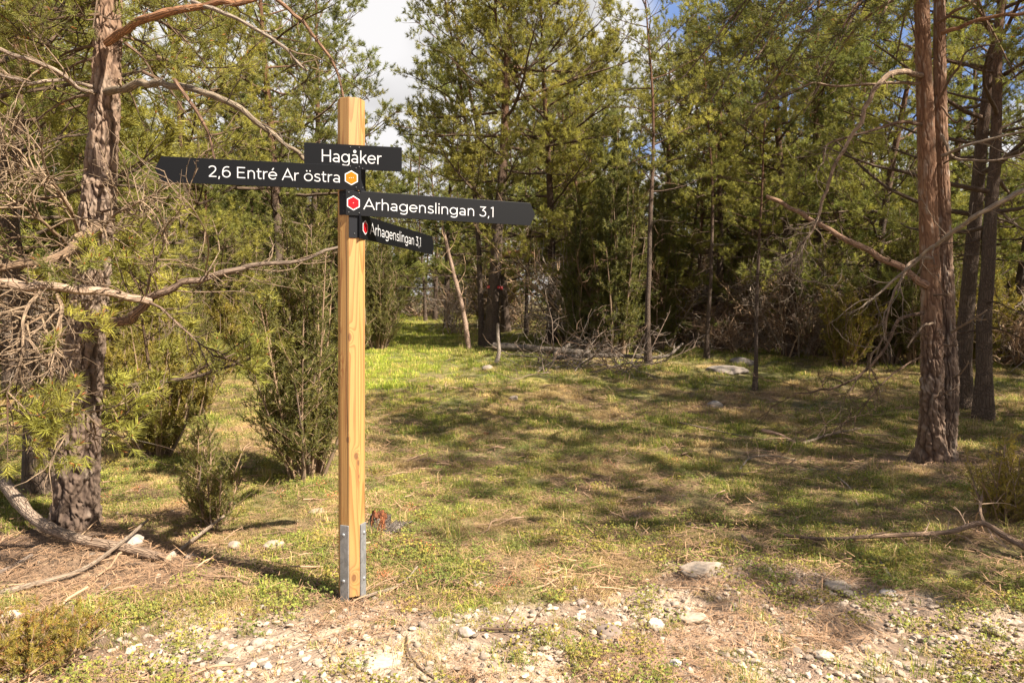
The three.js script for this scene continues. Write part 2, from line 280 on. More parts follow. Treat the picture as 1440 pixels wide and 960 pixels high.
// trunk with real bark relief; pts in world, rad(t), tone(t) 0 = grey plated .. 1 = thin red
function reliefTrunk(pts, rad, tone, o = {}) {
  const B = new Buf(o.origin ?? pts[0]), P = smooth(pts, o.rows ?? 260), N = P.length - 1, S = o.sides ?? 72, T = V(0, 0, 0), A = V(1, 0, 0), Bn = V(0, 0, 0), pos = [], col = []; let len = 0;
  for (let k = 0; k <= N; k++) {
    T.copy(P[Math.min(k + 1, N)]).sub(P[Math.max(k - 1, 0)]).normalize(); A.addScaledVector(T, -A.dot(T)).normalize(); Bn.crossVectors(T, A);
    if (k) len += P[k].distanceTo(P[k - 1]);
    const t = k / N, r = rad(t, len), tn = tone(t);
    for (let s = 0; s <= S; s++) {
      const a = s % S / S * 2 * Math.PI, ca = Math.cos(a), sa = Math.sin(a), q = 0.14, sc = 1 / (o.plate ?? 0.045);
      const wx = ca * q * sc * 0.8 + (o.seed ?? 0), wz = sa * q * sc * 0.8, wy = len * sc * 0.27, wj = 0.55 * (fbm(wx * 1.3 + 9, wy * 2.2, wz * 1.3, 2) - 0.5), wk = 0.5 * (fbm(wx * 1.3 + 29, wy * 2.2, wz * 1.3, 2) - 0.5);
      const rg = (f, z) => 1 - Math.abs(2 * n3(wx * f + wj + z, wy * f, wz * f + wk + z) - 1), c1 = ss(0.80, 0.97, rg(0.85, 3)), c2 = ss(0.84, 0.98, rg(1.9, 41)) * 0.7, cross = ss(0.9, 0.99, 1 - Math.abs(2 * n3(wx * 0.8 + 7, wy * 3.2, wz * 0.8) - 1)) * 0.55;
      const e = 1 - Math.max(c1, c2, cross), fine = fbm(wx * 3.4, wy * 11, wz * 3.4, 4), sh = fbm(wx * 1.6 + 5, wy * 4.2, wz * 1.6, 3), shelf = (Math.floor(sh * 7) + ss(0.55, 1, sh * 7 % 1)) / 7, id = n3(wx * 0.9 + 70, wy * 1.4, wz * 0.9);
      const deep = lerp(0.024, 0.0085, tn) * (o.deep ?? 1) * Math.min(1, r / 0.08), root = Math.exp(-len / 0.16), lobes = 1 + root * 0.16 * Math.sin(a * 5 + (o.seed ?? 0)) + root * 0.08 * Math.sin(a * 8 + 2);
      const q2 = r * lobes + deep * ((e - 0.6) * 0.75 + (fine - 0.5) * 0.7 + (shelf - 0.5) * 1.1);
      pos.push([P[k].x + (A.x * ca + Bn.x * sa) * q2, P[k].y + (A.y * ca + Bn.y * sa) * q2, P[k].z + (A.z * ca + Bn.z * sa) * q2]);
      const plate = mixc(mixc(mixc(o.low ?? o.grey ?? C.greyBark, o.grey ?? C.greyBark, ss(0.12, 0.3, t)), mixc(o.low ? [0.16, 0.11, 0.078] : [0.24, 0.17, 0.12], [0.24, 0.17, 0.12], ss(0.12, 0.3, t)), clamp(id * 0.6 + (shelf - 0.35) * 0.9)), mixc(o.red ?? C.redBark, [0.22, 0.12, 0.062], id), tn), fiss = mixc([0.045, 0.027, 0.019], [0.09, 0.04, 0.018], tn);
      const flake = ss(0.58, 0.72, fbm(wx * 0.8 + 30, wy * 1.6, wz * 0.8, 3)) * (o.flake ?? 0.3);
      const c = mixc(mixc(fiss, plate, clamp(e * 0.85 + fine * 0.4 - 0.1)), [0.25, 0.2, 0.155], flake * e); col.push(c);
    }
  }
  const w = S + 1, ng = new THREE.BufferGeometry(), idx = [];
  for (let k = 0; k < N; k++) for (let s = 0; s < S; s++) { const a = k * w + s; idx.push(a, a + 1, a + w, a + 1, a + w + 1, a + w); }
  const org = o.origin ?? pts[0];
  ng.setAttribute('position', new THREE.BufferAttribute(new Float32Array(pos.flatMap(([x, y, z]) => [x - org.x, y - org.y, z - org.z])), 3)); ng.setAttribute('color', new THREE.BufferAttribute(new Float32Array(col.flat()), 3));
  ng.setIndex(new THREE.BufferAttribute(new Uint32Array(idx), 1)); ng.computeVertexNormals();
  // the winding may face in or out depending on the frame; the path tracer draws both sides
  const m = shade(new THREE.Mesh(ng, M.barkRelief)); m.name = 'trunk'; return m;
}

// ---------- ground ----------
// how much of the bare stony verge shows at a place (0 turf .. 1 gravel)
function verge(x, z) {
  const d = -z, edge = 3.3 + 0.55 * Math.exp(-((x - 1.35) ** 2) / 0.5) + 0.10 * Math.sin(x * 1.7) + 0.75 * (fbm(x * 1.1 + 4, 8.5, z * 1.1, 4) - 0.5) - 0.25 * ss(-1.2, -2.2, x) - 0.1 * ss(1.7, 2.4, x);
  return 1 - ss(edge - 0.16, edge + 0.2, d);
}
const litterZone = (x, z) => clamp(1.15 * Math.exp(-((x + 2.75) ** 2 / 0.9 + (z + 4.15) ** 2 / 0.35)) + 0.9 * Math.exp(-((x + 2.2) ** 2 / 0.8 + (z + 3.75) ** 2 / 0.12)) + Math.exp(-((x - 3.8) ** 2 / 0.5 + (z + 6.4) ** 2 / 0.3)) + 0.95 * Math.exp(-((x + 0.66) ** 2 / 0.1 + (z + 3.36) ** 2 / 0.05)));
const greenness = (x, z) => { const d = -z; return clamp(ss(0.40, 0.60, fbm(x * 1.1 + 31, 4.5, z * 1.1, 4)) * 0.85 + 0.5 * Math.exp(-((x + 0.16 * d) ** 2) / 3) * ss(7, 11, d) + 0.25 * ss(9, 15, d)); };
{
  const axis = (lo, hi, near0, near1, step, growth) => { const a = []; let x = near0; while (x <= near1) { a.push(x); x += step; } let s = step; const up = []; while (x < hi) { up.push(x); s *= growth; x += s; } up.push(hi); s = step; x = near0; const dn = []; while (x > lo) { s *= growth; x -= s; dn.unshift(Math.max(x, lo)); } return [...dn, ...a, ...up]; };
  const xs = axis(-160, 160, -3.8, 4.6, 0.045, 1.08), zs = axis(-170, 60, -7.5, -2.3, 0.045, 1.07), P = [], Cc = [], uv = [], I = [], w = xs.length;
  for (const z of zs) for (const x of xs) {
    P.push(x, H(x, z), z); uv.push(x / 1.7, z / 1.7);
    const v = verge(x, z), g = greenness(x, z), n = ss(0.3, 0.7, fbm(x * 5, 6.5, z * 5, 4)), m = fbm(x * 1.6 + 3, 9.5, z * 1.6, 3);
    const litter = mixc([0.085, 0.048, 0.026], [0.27, 0.165, 0.085], n), turf = mixc(mixc(litter, [0.3, 0.215, 0.085], ss(0.35, 0.65, m)), [0.14, 0.155, 0.035], g * 0.75);
    const moss = ss(0.62, 0.75, fbm(x * 0.9 + 77, 3.5, z * 0.9, 3)) * ss(4.5, 6, -z), stony = mixc([0.19, 0.122, 0.08], [0.43, 0.315, 0.225], ss(0.32, 0.68, n) * 0.6 + 0.4 * ss(0.35, 0.65, m));
    Cc.push(...mixc(mixc(mixc(turf, [0.28, 0.22, 0.03], moss * 0.7), mixc([0.12, 0.072, 0.045], [0.25, 0.165, 0.1], n), litterZone(x, z)), stony, v));
  }
  for (let j = 0; j < zs.length - 1; j++) for (let i = 0; i < w - 1; i++) { const a = j * w + i; I.push(a, a + w, a + 1, a + 1, a + w, a + w + 1); }
  const g = new THREE.BufferGeometry(); g.setAttribute('position', new THREE.BufferAttribute(new Float32Array(P), 3)); g.setAttribute('color', new THREE.BufferAttribute(new Float32Array(Cc), 3)); g.setAttribute('uv', new THREE.BufferAttribute(new Float32Array(uv), 2));
  g.setIndex(new THREE.BufferAttribute(new Uint32Array(I), 1)); g.computeVertexNormals();
  const per = (u, v, f, s) => { const a = u * 6.2832, b = v * 6.2832; return fbm(Math.cos(a) * f + s, Math.sin(a) * f + s + Math.cos(b) * f, Math.sin(b) * f + 2 * s, 4); };
  const grit = dataTex(1024, 1024, (u, v) => { const k = 0.55 * per(u, v, 9, 20) + 0.45 * per(u, v, 40, 60), q = 0.55 + 0.75 * ss(0.3, 0.7, k); return [q * 0.8, q * 0.785, q * 0.76]; }, false);
  const m = shade(new THREE.Mesh(g, new THREE.MeshStandardMaterial({ vertexColors: true, map: grit, bumpMap: grit, bumpScale: 0.012, roughness: 0.97 }))); m.name = 'ground'; m.userData.kind = 'structure'; scene.add(m);
}

// ---------- the signpost ----------
const POST = U(494.5, 838, 3.47); POST.y = H(POST.x, POST.z);
{
  const turn = 25 * Math.PI / 180, LEAN = -0.0112, hgt = (() => { const k = U(497, 135, 1); return EYE + (k.y - EYE) * POST.z / k.z; })() - POST.y - 0.02, bottom = 0.03, ap = 0.0595, Rc = ap / Math.cos(Math.PI / 8);
  const sp = thing('signpost', POST, 'octagonal pale wooden signpost with four dark direction boards, on steel straps', 'signpost'); sp.rotation.z = LEAN;
  // solid wood: rings about a wandering pith, with knots, evaluated on each facet
  const knots = []; { const R = RNG(5); for (let i = 0; i < 26; i++) knots.push([R() * 8, R() * 2.5, 0.007 + 0.012 * R()]); knots.push([3.55, hgt - 0.13, 0.012], [3.45, 0.73, 0.02], [4.5, 1.05, 0.01]); }
  const woodTex = (facet) => {
    const W = 96, Hh = 1600, d = new Uint8Array(W * Hh * 4), an = facet * Math.PI / 4;
    for (let y = 0; y < Hh; y++) for (let x = 0; x < W; x++) {
      const s = (x / W - 0.5) * 2 * ap * Math.tan(Math.PI / 8), v = y / Hh * 2.5; let px = Math.sin(an) * ap + Math.cos(an) * s, pz = Math.cos(an) * ap - Math.sin(an) * s, dark = 0, dv = 0;
      for (const [f, kv, r] of knots) { const df = ((f - facet + 4.5) % 8 + 8) % 8 - 4.5 + 0.5; const ds = df * 0.056 - s - 0.0, q = Math.hypot(ds * 1.1, (v - kv) * 0.62); if (q < r * 5) { dv += r * 1.5 * Math.exp(-q * q / (r * r * 2.2)); if (q < r) dark = Math.max(dark, ss(r, r * 0.55, q)); } }
      const wob = 0.012 * (fbm(px * 6 + 3, v * 0.9, pz * 6, 3) - 0.5), rr = Math.hypot(px + 0.012 + 0.02 * Math.sin(v * 1.3), pz + 0.02 + 0.018 * Math.sin(v * 0.9 + 1)) + wob + dv + 0.0025 * (fbm(px * 60, v * 3, pz * 60, 2) - 0.5);
      const ring = (rr / 0.0062) % 1, late = ss(0.45, 0.93, ring) * (1 - ss(0.95, 1, ring)), fib = fbm(px * 900, v * 14, pz * 900, 2), resin = ss(0.66, 0.74, fbm(px * 90 + 3, v * 4.5 + facet * 9, pz * 90, 2));
      let c = mixc([0.375, 0.215, 0.066], [0.255, 0.104, 0.021], late * 0.75); c = mixc(c, [0.2, 0.07, 0.015], resin * 0.55); c = mixc(c, [0.11, 0.042, 0.014], dark * 0.75);
      const crack = ss(0.0035, 0.0012, Math.abs(s - 0.013 - 0.004 * Math.sin(v * 2.1 + facet) - 0.003 * (n3(v * 9, facet, 3) - 0.5))) * ss(0.3, 0.55, v) * (1 - ss(1.75, 1.9, v)) * (facet % 2) * 0.8, dirt = ss(0.3, 0.03, v) * ss(0.35, 0.7, fbm(px * 40, v * 14, pz * 40, 3)) * 0.5 + 0.12 * ss(0.5, 0.7, fbm(px * 9 + 5, v * 2.2, pz * 9, 3)); c = mixc(c, [0.05, 0.024, 0.01], crack); c = mixc(c, [0.15, 0.1, 0.06], dirt); const k = 0.86 + 0.28 * fib, o = ((y) * W + x) * 4; for (let i = 0; i < 3; i++) { const l = clamp(c[i] * k); d[o + i] = 255 * Math.pow(l, 1 / 2.2); } d[o + 3] = 255;
    }
    const t = new THREE.DataTexture(d, W, Hh); t.magFilter = THREE.LinearFilter; t.colorSpace = THREE.SRGBColorSpace; t.needsUpdate = true; return t;
  };
  const mats = [], B = new Buf(), groups = [];
  const bev = 0.0035, edgeN = (k) => [Math.sin(turn + k * Math.PI / 4), Math.cos(turn + k * Math.PI / 4)];
  for (let k = 0; k < 8; k++) {
    const start = B.i.length, [nx, nz] = edgeN(k), tx = nz, tz = -nx, h = ap * Math.tan(Math.PI / 8), rows = [[bottom, bev], [bottom + bev, 0], [hgt - bev, 0], [hgt, bev]], b0 = B.p.length / 3;
    for (const [y, inset] of rows) for (const [s, e] of [[-h, 0.5], [-h + bev, 0], [h - bev, 0], [h, 0.5]]) {
      const m = s < 0 ? -e : e, n = V(nx + tx * m * 0.8, inset ? (y > 1 ? 0.7 : -0.7) : 0, nz + tz * m * 0.8).normalize(), a = ap - inset - (e ? 0.0012 : 0);
      B.vert(nx * a + tx * s, y, nz * a + tz * s, n.x, n.y, n.z, s / (2 * h) + 0.5, y / 2.5, [1, 1, 1]);
    }
    for (let r = 0; r < 3; r++) for (let q = 0; q < 3; q++) { const a = b0 + r * 4 + q; B.i.push(a, a + 1, a + 4, a + 1, a + 5, a + 4); }
    groups.push([start, B.i.length - start, k]);
    mats.push(new THREE.MeshStandardMaterial({ map: woodTex(k), roughness: 0.62 }));
  }
  const st = B.i.length;                                              // end grain, slightly hollowed top
  for (const [y, d] of [[hgt, 1], [bottom, -1]]) {
    const m = B.vert(0, y, 0, 0, d, 0, 0.5, 0.5, [1, 1, 1]), f = B.p.length / 3;
    for (let k = 0; k <= 8; k++) { const a = turn + (k - 0.5) * Math.PI / 4, r = Rc - bev; B.vert(Math.sin(a) * r, y, Math.cos(a) * r, 0, d, 0, 0.5 + 0.5 * Math.sin(a), 0.5 + 0.5 * Math.cos(a), [1, 1, 1]); }
    for (let k = 0; k < 8; k++) d > 0 ? B.i.push(m, f + k, f + k + 1) : B.i.push(m, f + k + 1, f + k);
  }
  groups.push([st, B.i.length - st, 8]); mats.push(new THREE.MeshStandardMaterial({ color: new THREE.Color().setRGB(0.3, 0.18, 0.08), roughness: 0.8 }));
  const pg = B.geo(); for (const [a, n, k] of groups) pg.addGroup(a, n, k);
  const post = shade(new THREE.Mesh(pg, mats)); post.name = 'post'; sp.add(post);

  // galvanised straps on the two chamfers beside the front facet, bolted on
  const zinc = dataTex(128, 256, (u, v) => { const [f1, , id] = worley(u * 9 + 2, v * 26, 1.5), k = 0.72 + 0.22 * id + 0.25 * (fbm(u * 6, v * 9, 4, 4) - 0.5) - 0.2 * ss(0.62, 0.8, fbm(u * 30, v * 40, 9, 2)); return [k, k, k * 1.01]; });
  const steel = new THREE.MeshStandardMaterial({ color: new THREE.Color().setRGB(0.3, 0.305, 0.31), map: zinc, roughness: 0.5, metalness: 0.5 });
  const round = (x, y, w, h, r) => { const s = new THREE.Shape(); s.moveTo(x + r, y); s.lineTo(x + w - r, y); s.quadraticCurveTo(x + w, y, x + w, y + r); s.lineTo(x + w, y + h - r); s.quadraticCurveTo(x + w, y + h, x + w - r, y + h); s.lineTo(x + r, y + h); s.quadraticCurveTo(x, y + h, x, y + h - r); s.lineTo(x, y + r); s.quadraticCurveTo(x, y, x + r, y); return s; };
  const boltG = new THREE.LatheGeometry([[0, 0.006], [0.005, 0.0056], [0.0085, 0.003], [0.009, 0]].map(([x, y]) => new THREE.Vector2(x, y)), 14).rotateX(Math.PI / 2);
  for (const k of [-1, 1]) {
    const a = turn + k * Math.PI / 4, len = 0.52, g = new THREE.ExtrudeGeometry(round(-0.022, -0.14, 0.044, len, 0.002), { depth: 0.005, bevelEnabled: true, bevelThickness: 0.001, bevelSize: 0.001, bevelSegments: 1 });
    const uvA = g.attributes.uv; for (let i = 0; i < uvA.count; i++) uvA.setXY(i, uvA.getX(i) * 6, uvA.getY(i) * 2.2);
    const s = shade(new THREE.Mesh(g, steel)); s.name = 'steel_strap'; s.position.set(Math.sin(a) * (ap + 0.001), 0, Math.cos(a) * (ap + 0.001)); s.rotation.y = a; sp.add(s);
    for (const y of [0.335, 0.11]) { const b = shade(new THREE.Mesh(boltG, steel)); b.name = 'bolt'; b.position.set(k * 0.004, y, 0.0065); s.add(b); }
  }

  // boards: folded dark sheet, printed in a plain geometric letter
  const coat = new THREE.MeshPhysicalMaterial({ color: new THREE.Color().setRGB(0.0075, 0.008, 0.011), specularIntensity: 0.45, roughness: 0.5 });
  const GL = {                                                        // letters as strokes; unit = height of a capital
    H: [0.95, [['M', .13, 0, .13, 1], ['M', .79, 0, .79, 1], ['M', .13, .52, .79, .52]]],
    A: [0.92, [['M', .03, 0, .46, 1, .89, 0], ['M', .19, .32, .73, .32]]],
    E: [0.84, [['M', .74, .055, .14, .055, .14, .945, .73, .945], ['M', .14, .51, .67, .51]]],
    a: [0.72, [['C', .13, .6, .22, .69, .56, .74, .56, .44], ['M', .56, .47, .56, 0], ['O', .33, .205, .235, .15]]],
    g: [0.84, [['O', .385, .375, .3, .31], ['C', .7, .73, .7, .2, .7, .1, .7, .02], ['C', .7, .02, .7, -.27, .35, -.27, .14, -.14]]],
    k: [0.68, [['M', .13, 0, .13, 1.06], ['M', .13, .25, .58, .72], ['M', .29, .42, .63, 0]]],
    e: [0.78, [['A', .385, .365, .31, .31, -.65, -6.28], ['M', .08, .375, .7, .375]]],
    r: [0.47, [['M', .13, 0, .13, .73], ['C', .13, .38, .13, .58, .25, .7, .45, .67]]],
    n: [0.75, [['M', .13, 0, .13, .73], ['C', .13, .42, .13, .8, .61, .8, .61, .42], ['M', .61, .43, .61, 0]]],
    h: [0.75, [['M', .13, 0, .13, 1.06], ['C', .13, .42, .13, .8, .61, .8, .61, .42], ['M', .61, .43, .61, 0]]],
    t: [0.47, [['C', .19, .93, .19, .6, .19, .4, .19, .2], ['C', .19, .2, .19, .02, .33, .03, .43, .07], ['M', .04, .67, .43, .67]]],
    o: [0.82, [['O', .41, .365, .315, .31]]],
    s: [0.63, [['C', .53, .62, .36, .74, .12, .69, .13, .53], ['C', .13, .53, .14, .35, .54, .42, .54, .2], ['C', .54, .2, .54, .01, .25, 0, .08, .14]]],
    l: [0.27, [['M', .135, 0, .135, 1.06]]],
    i: [0.27, [['M', .135, 0, .135, .73], ['D', .135, .95, .07]]],
    2: [0.74, [['C', .09, .8, .2, 1.02, .62, 1.02, .61, .71], ['C', .61, .71, .6, .5, .3, .3, .1, .06], ['M', .08, .055, .67, .055]]],
    6: [0.8, [['O', .4, .335, .29, .28], ['C', .62, .93, .3, 1.02, .1, .85, .11, .34]]],
    3: [0.74, [['M', .1, .945, .58, .945, .31, .6], ['C', .31, .6, .72, .6, .68, .055, .37, .055], ['C', .37, .055, .22, .055, .13, .11, .07, .2]]],
    1: [0.42, [['M', .04, .88, .24, .97, .24, 0]]],
    ',': [0.3, [['M', .16, .1, .10, -.16]]], ' ': [0.34, []],
  };
  const ACC = { 'å': ['a', [['O', .34, .95, .085, .085]]], 'ö': ['o', [['D', .28, .93, .065], ['D', .55, .93, .065]]], 'é': ['e', [['M', .34, .84, .47, 1.04]]] };
  const glyph = (ch) => ACC[ch] ? [GL[ACC[ch][0]][0], [...GL[ACC[ch][0]][1], ...ACC[ch][1]]] : GL[ch];
  function print(len, h, text, x0, x1, cap, base) {                   // a canvas the size of the board; lettering from x0 to x1 metres, capitals cap metres high
    const px = 1400 / Math.max(len, 0.5), cv = document.createElement('canvas'); cv.width = Math.round(len * px); cv.height = Math.round(h * px); const c = cv.getContext('2d');
    c.fillStyle = 'rgb(10,11,14)'; c.fillRect(0, 0, cv.width, cv.height);
    const total = [...text].reduce((s, ch) => s + glyph(ch)[0], 0), sx = (x1 - x0) / total * px, sy = cap * px; let x = x0 * px; const yb = cv.height - base * px;
    c.strokeStyle = c.fillStyle = 'rgb(185,185,186)'; c.lineJoin = 'miter'; c.lineWidth = 0.1 * sy;
    for (const ch of text) {
      const [adv, strokes] = glyph(ch), X = (q) => x + q * sx, Y = (q) => yb - q * sy;
      for (const [k, ...n] of strokes) {
        c.beginPath();
        if (k === 'M') { c.moveTo(X(n[0]), Y(n[1])); for (let i = 2; i < n.length; i += 2) c.lineTo(X(n[i]), Y(n[i + 1])); c.stroke(); }
        else if (k === 'C') { c.moveTo(X(n[0]), Y(n[1])); c.bezierCurveTo(X(n[2]), Y(n[3]), X(n[4]), Y(n[5]), X(n[6]), Y(n[7])); c.stroke(); }
        else if (k === 'O') { c.ellipse(X(n[0]), Y(n[1]), n[2] * sx, n[3] * sy, 0, 0, 6.2832); c.stroke(); }
        else if (k === 'A') { for (let i = 0; i <= 40; i++) { const a = lerp(n[4], n[5], i / 40); c.lineTo(X(n[0] + n[2] * Math.cos(a)), Y(n[1] + n[3] * Math.sin(a))); } c.stroke(); }
        else if (k === 'D') { c.ellipse(X(n[0]), Y(n[1]), n[2] * sy * 1.05, n[2] * sy * 1.05, 0, 0, 6.2832); c.fill(); }
      }
      x += adv * sx;
    }
    const t = new THREE.CanvasTexture(cv); t.colorSpace = THREE.SRGBColorSpace; t.repeat.set(1 / len, 1 / h); return t;
  }
  const hexG = (r) => { const s = new THREE.Shape(); for (let i = 0; i < 6; i++) { const a = i * Math.PI / 3 + Math.PI / 2; i ? s.lineTo(Math.cos(a) * r, Math.sin(a) * r) : s.moveTo(0, r); } return new THREE.ExtrudeGeometry(s, { depth: 0.0004, bevelEnabled: false }); };
  const white = new THREE.MeshStandardMaterial({ color: new THREE.Color().setRGB(0.58, 0.58, 0.58), roughness: 0.5 }), red = new THREE.MeshPhysicalMaterial({ color: new THREE.Color().setRGB(0.42, 0.004, 0.009), specularIntensity: 0.3, roughness: 0.5 }), orange = new THREE.MeshPhysicalMaterial({ color: new THREE.Color().setRGB(0.55, 0.14, 0.006), specularIntensity: 0.3, roughness: 0.5 });
  const screwG = new THREE.LatheGeometry([[0, 0.002], [0.003, 0.0018], [0.0045, 0]].map(([x, y]) => new THREE.Vector2(x, y)), 10).rotateX(Math.PI / 2), screwM = new THREE.MeshStandardMaterial({ color: new THREE.Color().setRGB(0.02, 0.02, 0.022), roughness: 0.35, metalness: 0.4 });
  // at: where the board's base line starts (world), ang: how far it turns away to the right, tip: 1 right arrow, -1 left arrow, 0 plain
  function board(at, ang, len, h, tip, text, x0, x1, cap, base, hex, hexM, dots, label, screws, hexS = 1) {
    const b = new THREE.Group(); b.name = 'sign_board'; b.position.copy(at).sub(POST); b.rotation.y = ang; if (label) b.userData.label = label; sp.add(b);
    const s = new THREE.Shape(), q = h * 0.5, r = 0.006;
    if (tip > 0) { s.moveTo(0, 0); s.lineTo(len - q * 0.5, 0); s.lineTo(len, q); s.lineTo(len - q * 0.5, h); s.lineTo(0, h); }
    else if (tip < 0) { s.moveTo(q * 0.5, 0); s.lineTo(len, 0); s.lineTo(len, h); s.lineTo(q * 0.5, h); s.lineTo(0, q); }
    else { s.moveTo(r / 2, 0); s.lineTo(len - r / 2, 0); s.lineTo(len, r / 2); s.lineTo(len, h - r / 2); s.lineTo(len - r / 2, h); s.lineTo(r / 2, h); s.lineTo(0, h - r / 2); s.lineTo(0, r / 2); }
    s.closePath();
    const pl = shade(new THREE.Mesh(new THREE.ExtrudeGeometry(s, { depth: 0.0032, bevelEnabled: true, bevelThickness: 0.0008, bevelSize: 0.0008, bevelOffset: -0.0008, bevelSegments: 2 }), coat)); pl.name = 'plate'; pl.position.z = -0.004; b.add(pl);
    const fs = shade(new THREE.Mesh(new THREE.ShapeGeometry(s), new THREE.MeshPhysicalMaterial({ map: print(len, h, text, x0, x1, cap, base), roughness: 0.5, specularIntensity: 0.4 }))); fs.name = 'printed_face'; fs.position.z = 0.0004; fs.scale.set(0.997, 0.985, 1); fs.position.x = len * 0.0015; fs.position.y = h * 0.0075; b.add(fs);
    if (hexM) {
      const rim = shade(new THREE.Mesh(hexG(0.034 * hexS), white)); rim.name = 'hexagon_badge'; rim.position.set(hex, h / 2, 0.0008); b.add(rim);
      const inn = shade(new THREE.Mesh(hexG(0.0285 * hexS), hexM)); inn.name = 'hexagon_badge'; inn.position.set(hex, h / 2, 0.0016); b.add(inn);
      for (let i = 0; i < dots; i++) { const d = shade(new THREE.Mesh(new THREE.CylinderGeometry(0.0017, 0.0017, 0.0004, 10).rotateX(Math.PI / 2), white)); d.name = 'badge_dot'; d.position.set(hex + (i - (dots - 1) / 2) * 0.0085, h / 2 + (i - (dots - 1) / 2) * 0.001, 0.0023); b.add(d); }
    }
    for (const [x, y] of screws) { const w = shade(new THREE.Mesh(screwG, screwM)); w.name = 'screw'; w.position.set(x, y, 0.0008); b.add(w); }
    return b;
  }
  const flange = (a, w, y, h, off, label) => {                        // the board's folded back end, flat on a facet
    const g = new THREE.Mesh(new THREE.ExtrudeGeometry(round(-w / 2, 0, w, h, 0.002), { depth: 0.003, bevelEnabled: false }), coat); shade(g); g.name = 'mounting_flange'; g.rotation.y = a; g.position.set(Math.sin(a) * (ap + 0.0005) + Math.cos(a) * off, y, Math.cos(a) * (ap + 0.0005) - Math.sin(a) * off); sp.add(g);
    for (const sy of [0.018, h - 0.018]) { const s = shade(new THREE.Mesh(screwG, screwM)); s.name = 'screw'; s.position.set(0, sy, 0.003); g.add(s); }
  };
  const at = (y, e = 0) => { const k = U(497, y, 1), zf = POST.z + 0.0615 * Math.cos(turn) + 0.004; return zf / k.z - e; }, onPlane = (x, y, a) => { x -= 7.8 * (838 - y) / 700; const n = V(Math.sin(a), 0, Math.cos(a)), k = U(x, y, 1).sub(camera.position), c = POST.clone().addScaledVector(n, Rc + 0.006).sub(camera.position); return camera.position.clone().addScaledVector(k, (c.x * n.x + c.z * n.z) / (k.x * n.x + k.z * n.z)); }, D = 3.405, h = 0.113, D2 = Math.PI / 180, nf = V(Math.sin(turn), 0, Math.cos(turn));
  const front = (px, y) => U(px, y, at(y));                               // boards start at the front of the post
  board(onPlane(427, 235.5, 11 * D2), 11 * D2, 0.442, 0.112, 0, 'Hagåker', 0.074, 0.35, 0.057, 0.028, 0, null, 0, 'short dark board reading Hagåker', [[0.205, 0.012], [0.245, 0.012], [0.205, 0.1], [0.245, 0.1]]);
  { const a = 12 * D2, p = onPlane(507, 267.5, a), L = 0.885; p.x -= L * Math.cos(a); p.z += L * Math.sin(a); board(p, a, L, 0.112, -1, '2,6 Entré Ar östra', 0.218, 0.797, 0.051, 0.031, 0.842, orange, 3, 'long dark arrow board reading 2,6 Entré Ar östra, with an orange hexagon', [[0.862, 0.012], [0.892, 0.012], [0.862, 0.1], [0.892, 0.1]]); }
  board(onPlane(486, 302.3, 23 * D2), 23 * D2, 0.965, 0.115, 1, 'Arhagenslingan 3,1', 0.079, 0.742, 0.051, 0.031, 0.034, red, 1, 'long dark arrow board reading Arhagenslingan 3,1, with a red hexagon', [[0.012, 0.012], [0.06, 0.012], [0.012, 0.103], [0.06, 0.103]]);
  board(U(500.5, 335, at(335)), 79 * D2, 1.15, 0.113, 1, 'Arhagenslingan 3,1', 0.115, 0.9, 0.054, 0.031, 0.058, red, 1, 'dark arrow board seen at a sharp angle, reading Arhagenslingan 3,1', []);
  flange(turn + Math.PI / 4, 0.05, U(505, 267.5, at(267)).y - POST.y, 0.112, 0);
  flange(turn - Math.PI / 4, 0.05, U(478, 302, at(302)).y - POST.y, 0.113, 0);
  flange(turn, 0.052, U(490, 334, at(334)).y - POST.y, 0.113, 0.001);
}

// ---------- near trees, built one by one ----------
const px = (a) => a.map(([x, y, d]) => U(x, y, d));
// a limb through given points, as a part: wood, and if live a crown of its own
function limb(tree, pts, r0, r1, o, R, n = 14) {
  const P = smooth(pts, n * 2), W = new Buf(tree.position); if (!o.live && (o.lump ?? 1) > 0) P.forEach((p, i) => { if (i > 1 && i < P.length - 1) p.add(V(n3(p.x * 11, p.y * 11, p.z * 11) - 0.5, n3(p.x * 11 + 40, p.y * 11, p.z * 11) - 0.5, n3(p.x * 11, p.y * 11 + 40, p.z * 11) - 0.5).multiplyScalar(0.012 + r0 * 0.9)); }); const L = new Leaf(tree.position);
  W.tube(P, r0, r1, o.sides ?? 8, o.bark ?? ((t) => mixc(C.redBark, C.twig, t)), { lump: o.lump ?? 0.35, caps: true, capCol: [0.5, 0.36, 0.22] });
  if (o.dead) deadTwigs(W, P, o.dead, R);
  if (!o.live && o.lump !== 0) for (let i = 0; i < 7; i++) { const u = 0.1 + 0.8 * R(), q = along(P, u), h = heading(P, u); perp(h, R, _a); const l = 0.02 + 0.05 * R(), rr = lerp(r0, r1, u); W.tube([q, q.clone().addScaledVector(_a, rr + l * 0.5).addScaledVector(h, l * 0.3), q.clone().addScaledVector(_a, rr + l).addScaledVector(h, l)], rr * 0.35, rr * 0.16, 5, C.dead, { caps: true }); }
  if (o.live) foliage(W, L, P, o.live, R);
  W.mesh(o.live ? 'branch' : 'dead_branch', M.bark, tree);
  if (L.n) L.mesh('foliage', M.needle, tree.children[tree.children.length - 1]);
}
const NEAR = { from: 0.25, spacing: 0.085, subLen: 0.38, n: 30, nl: 0.05, nw: 0.0034, twigStep: 0.042, twigLen: 0.1, tips: 0.35 };
const MIDN = { from: 0.22, spacing: 0.11, subLen: 0.5, n: 20, nl: 0.07, nw: 0.006, twigStep: 0.07, twigLen: 0.13, tips: 0.12 };
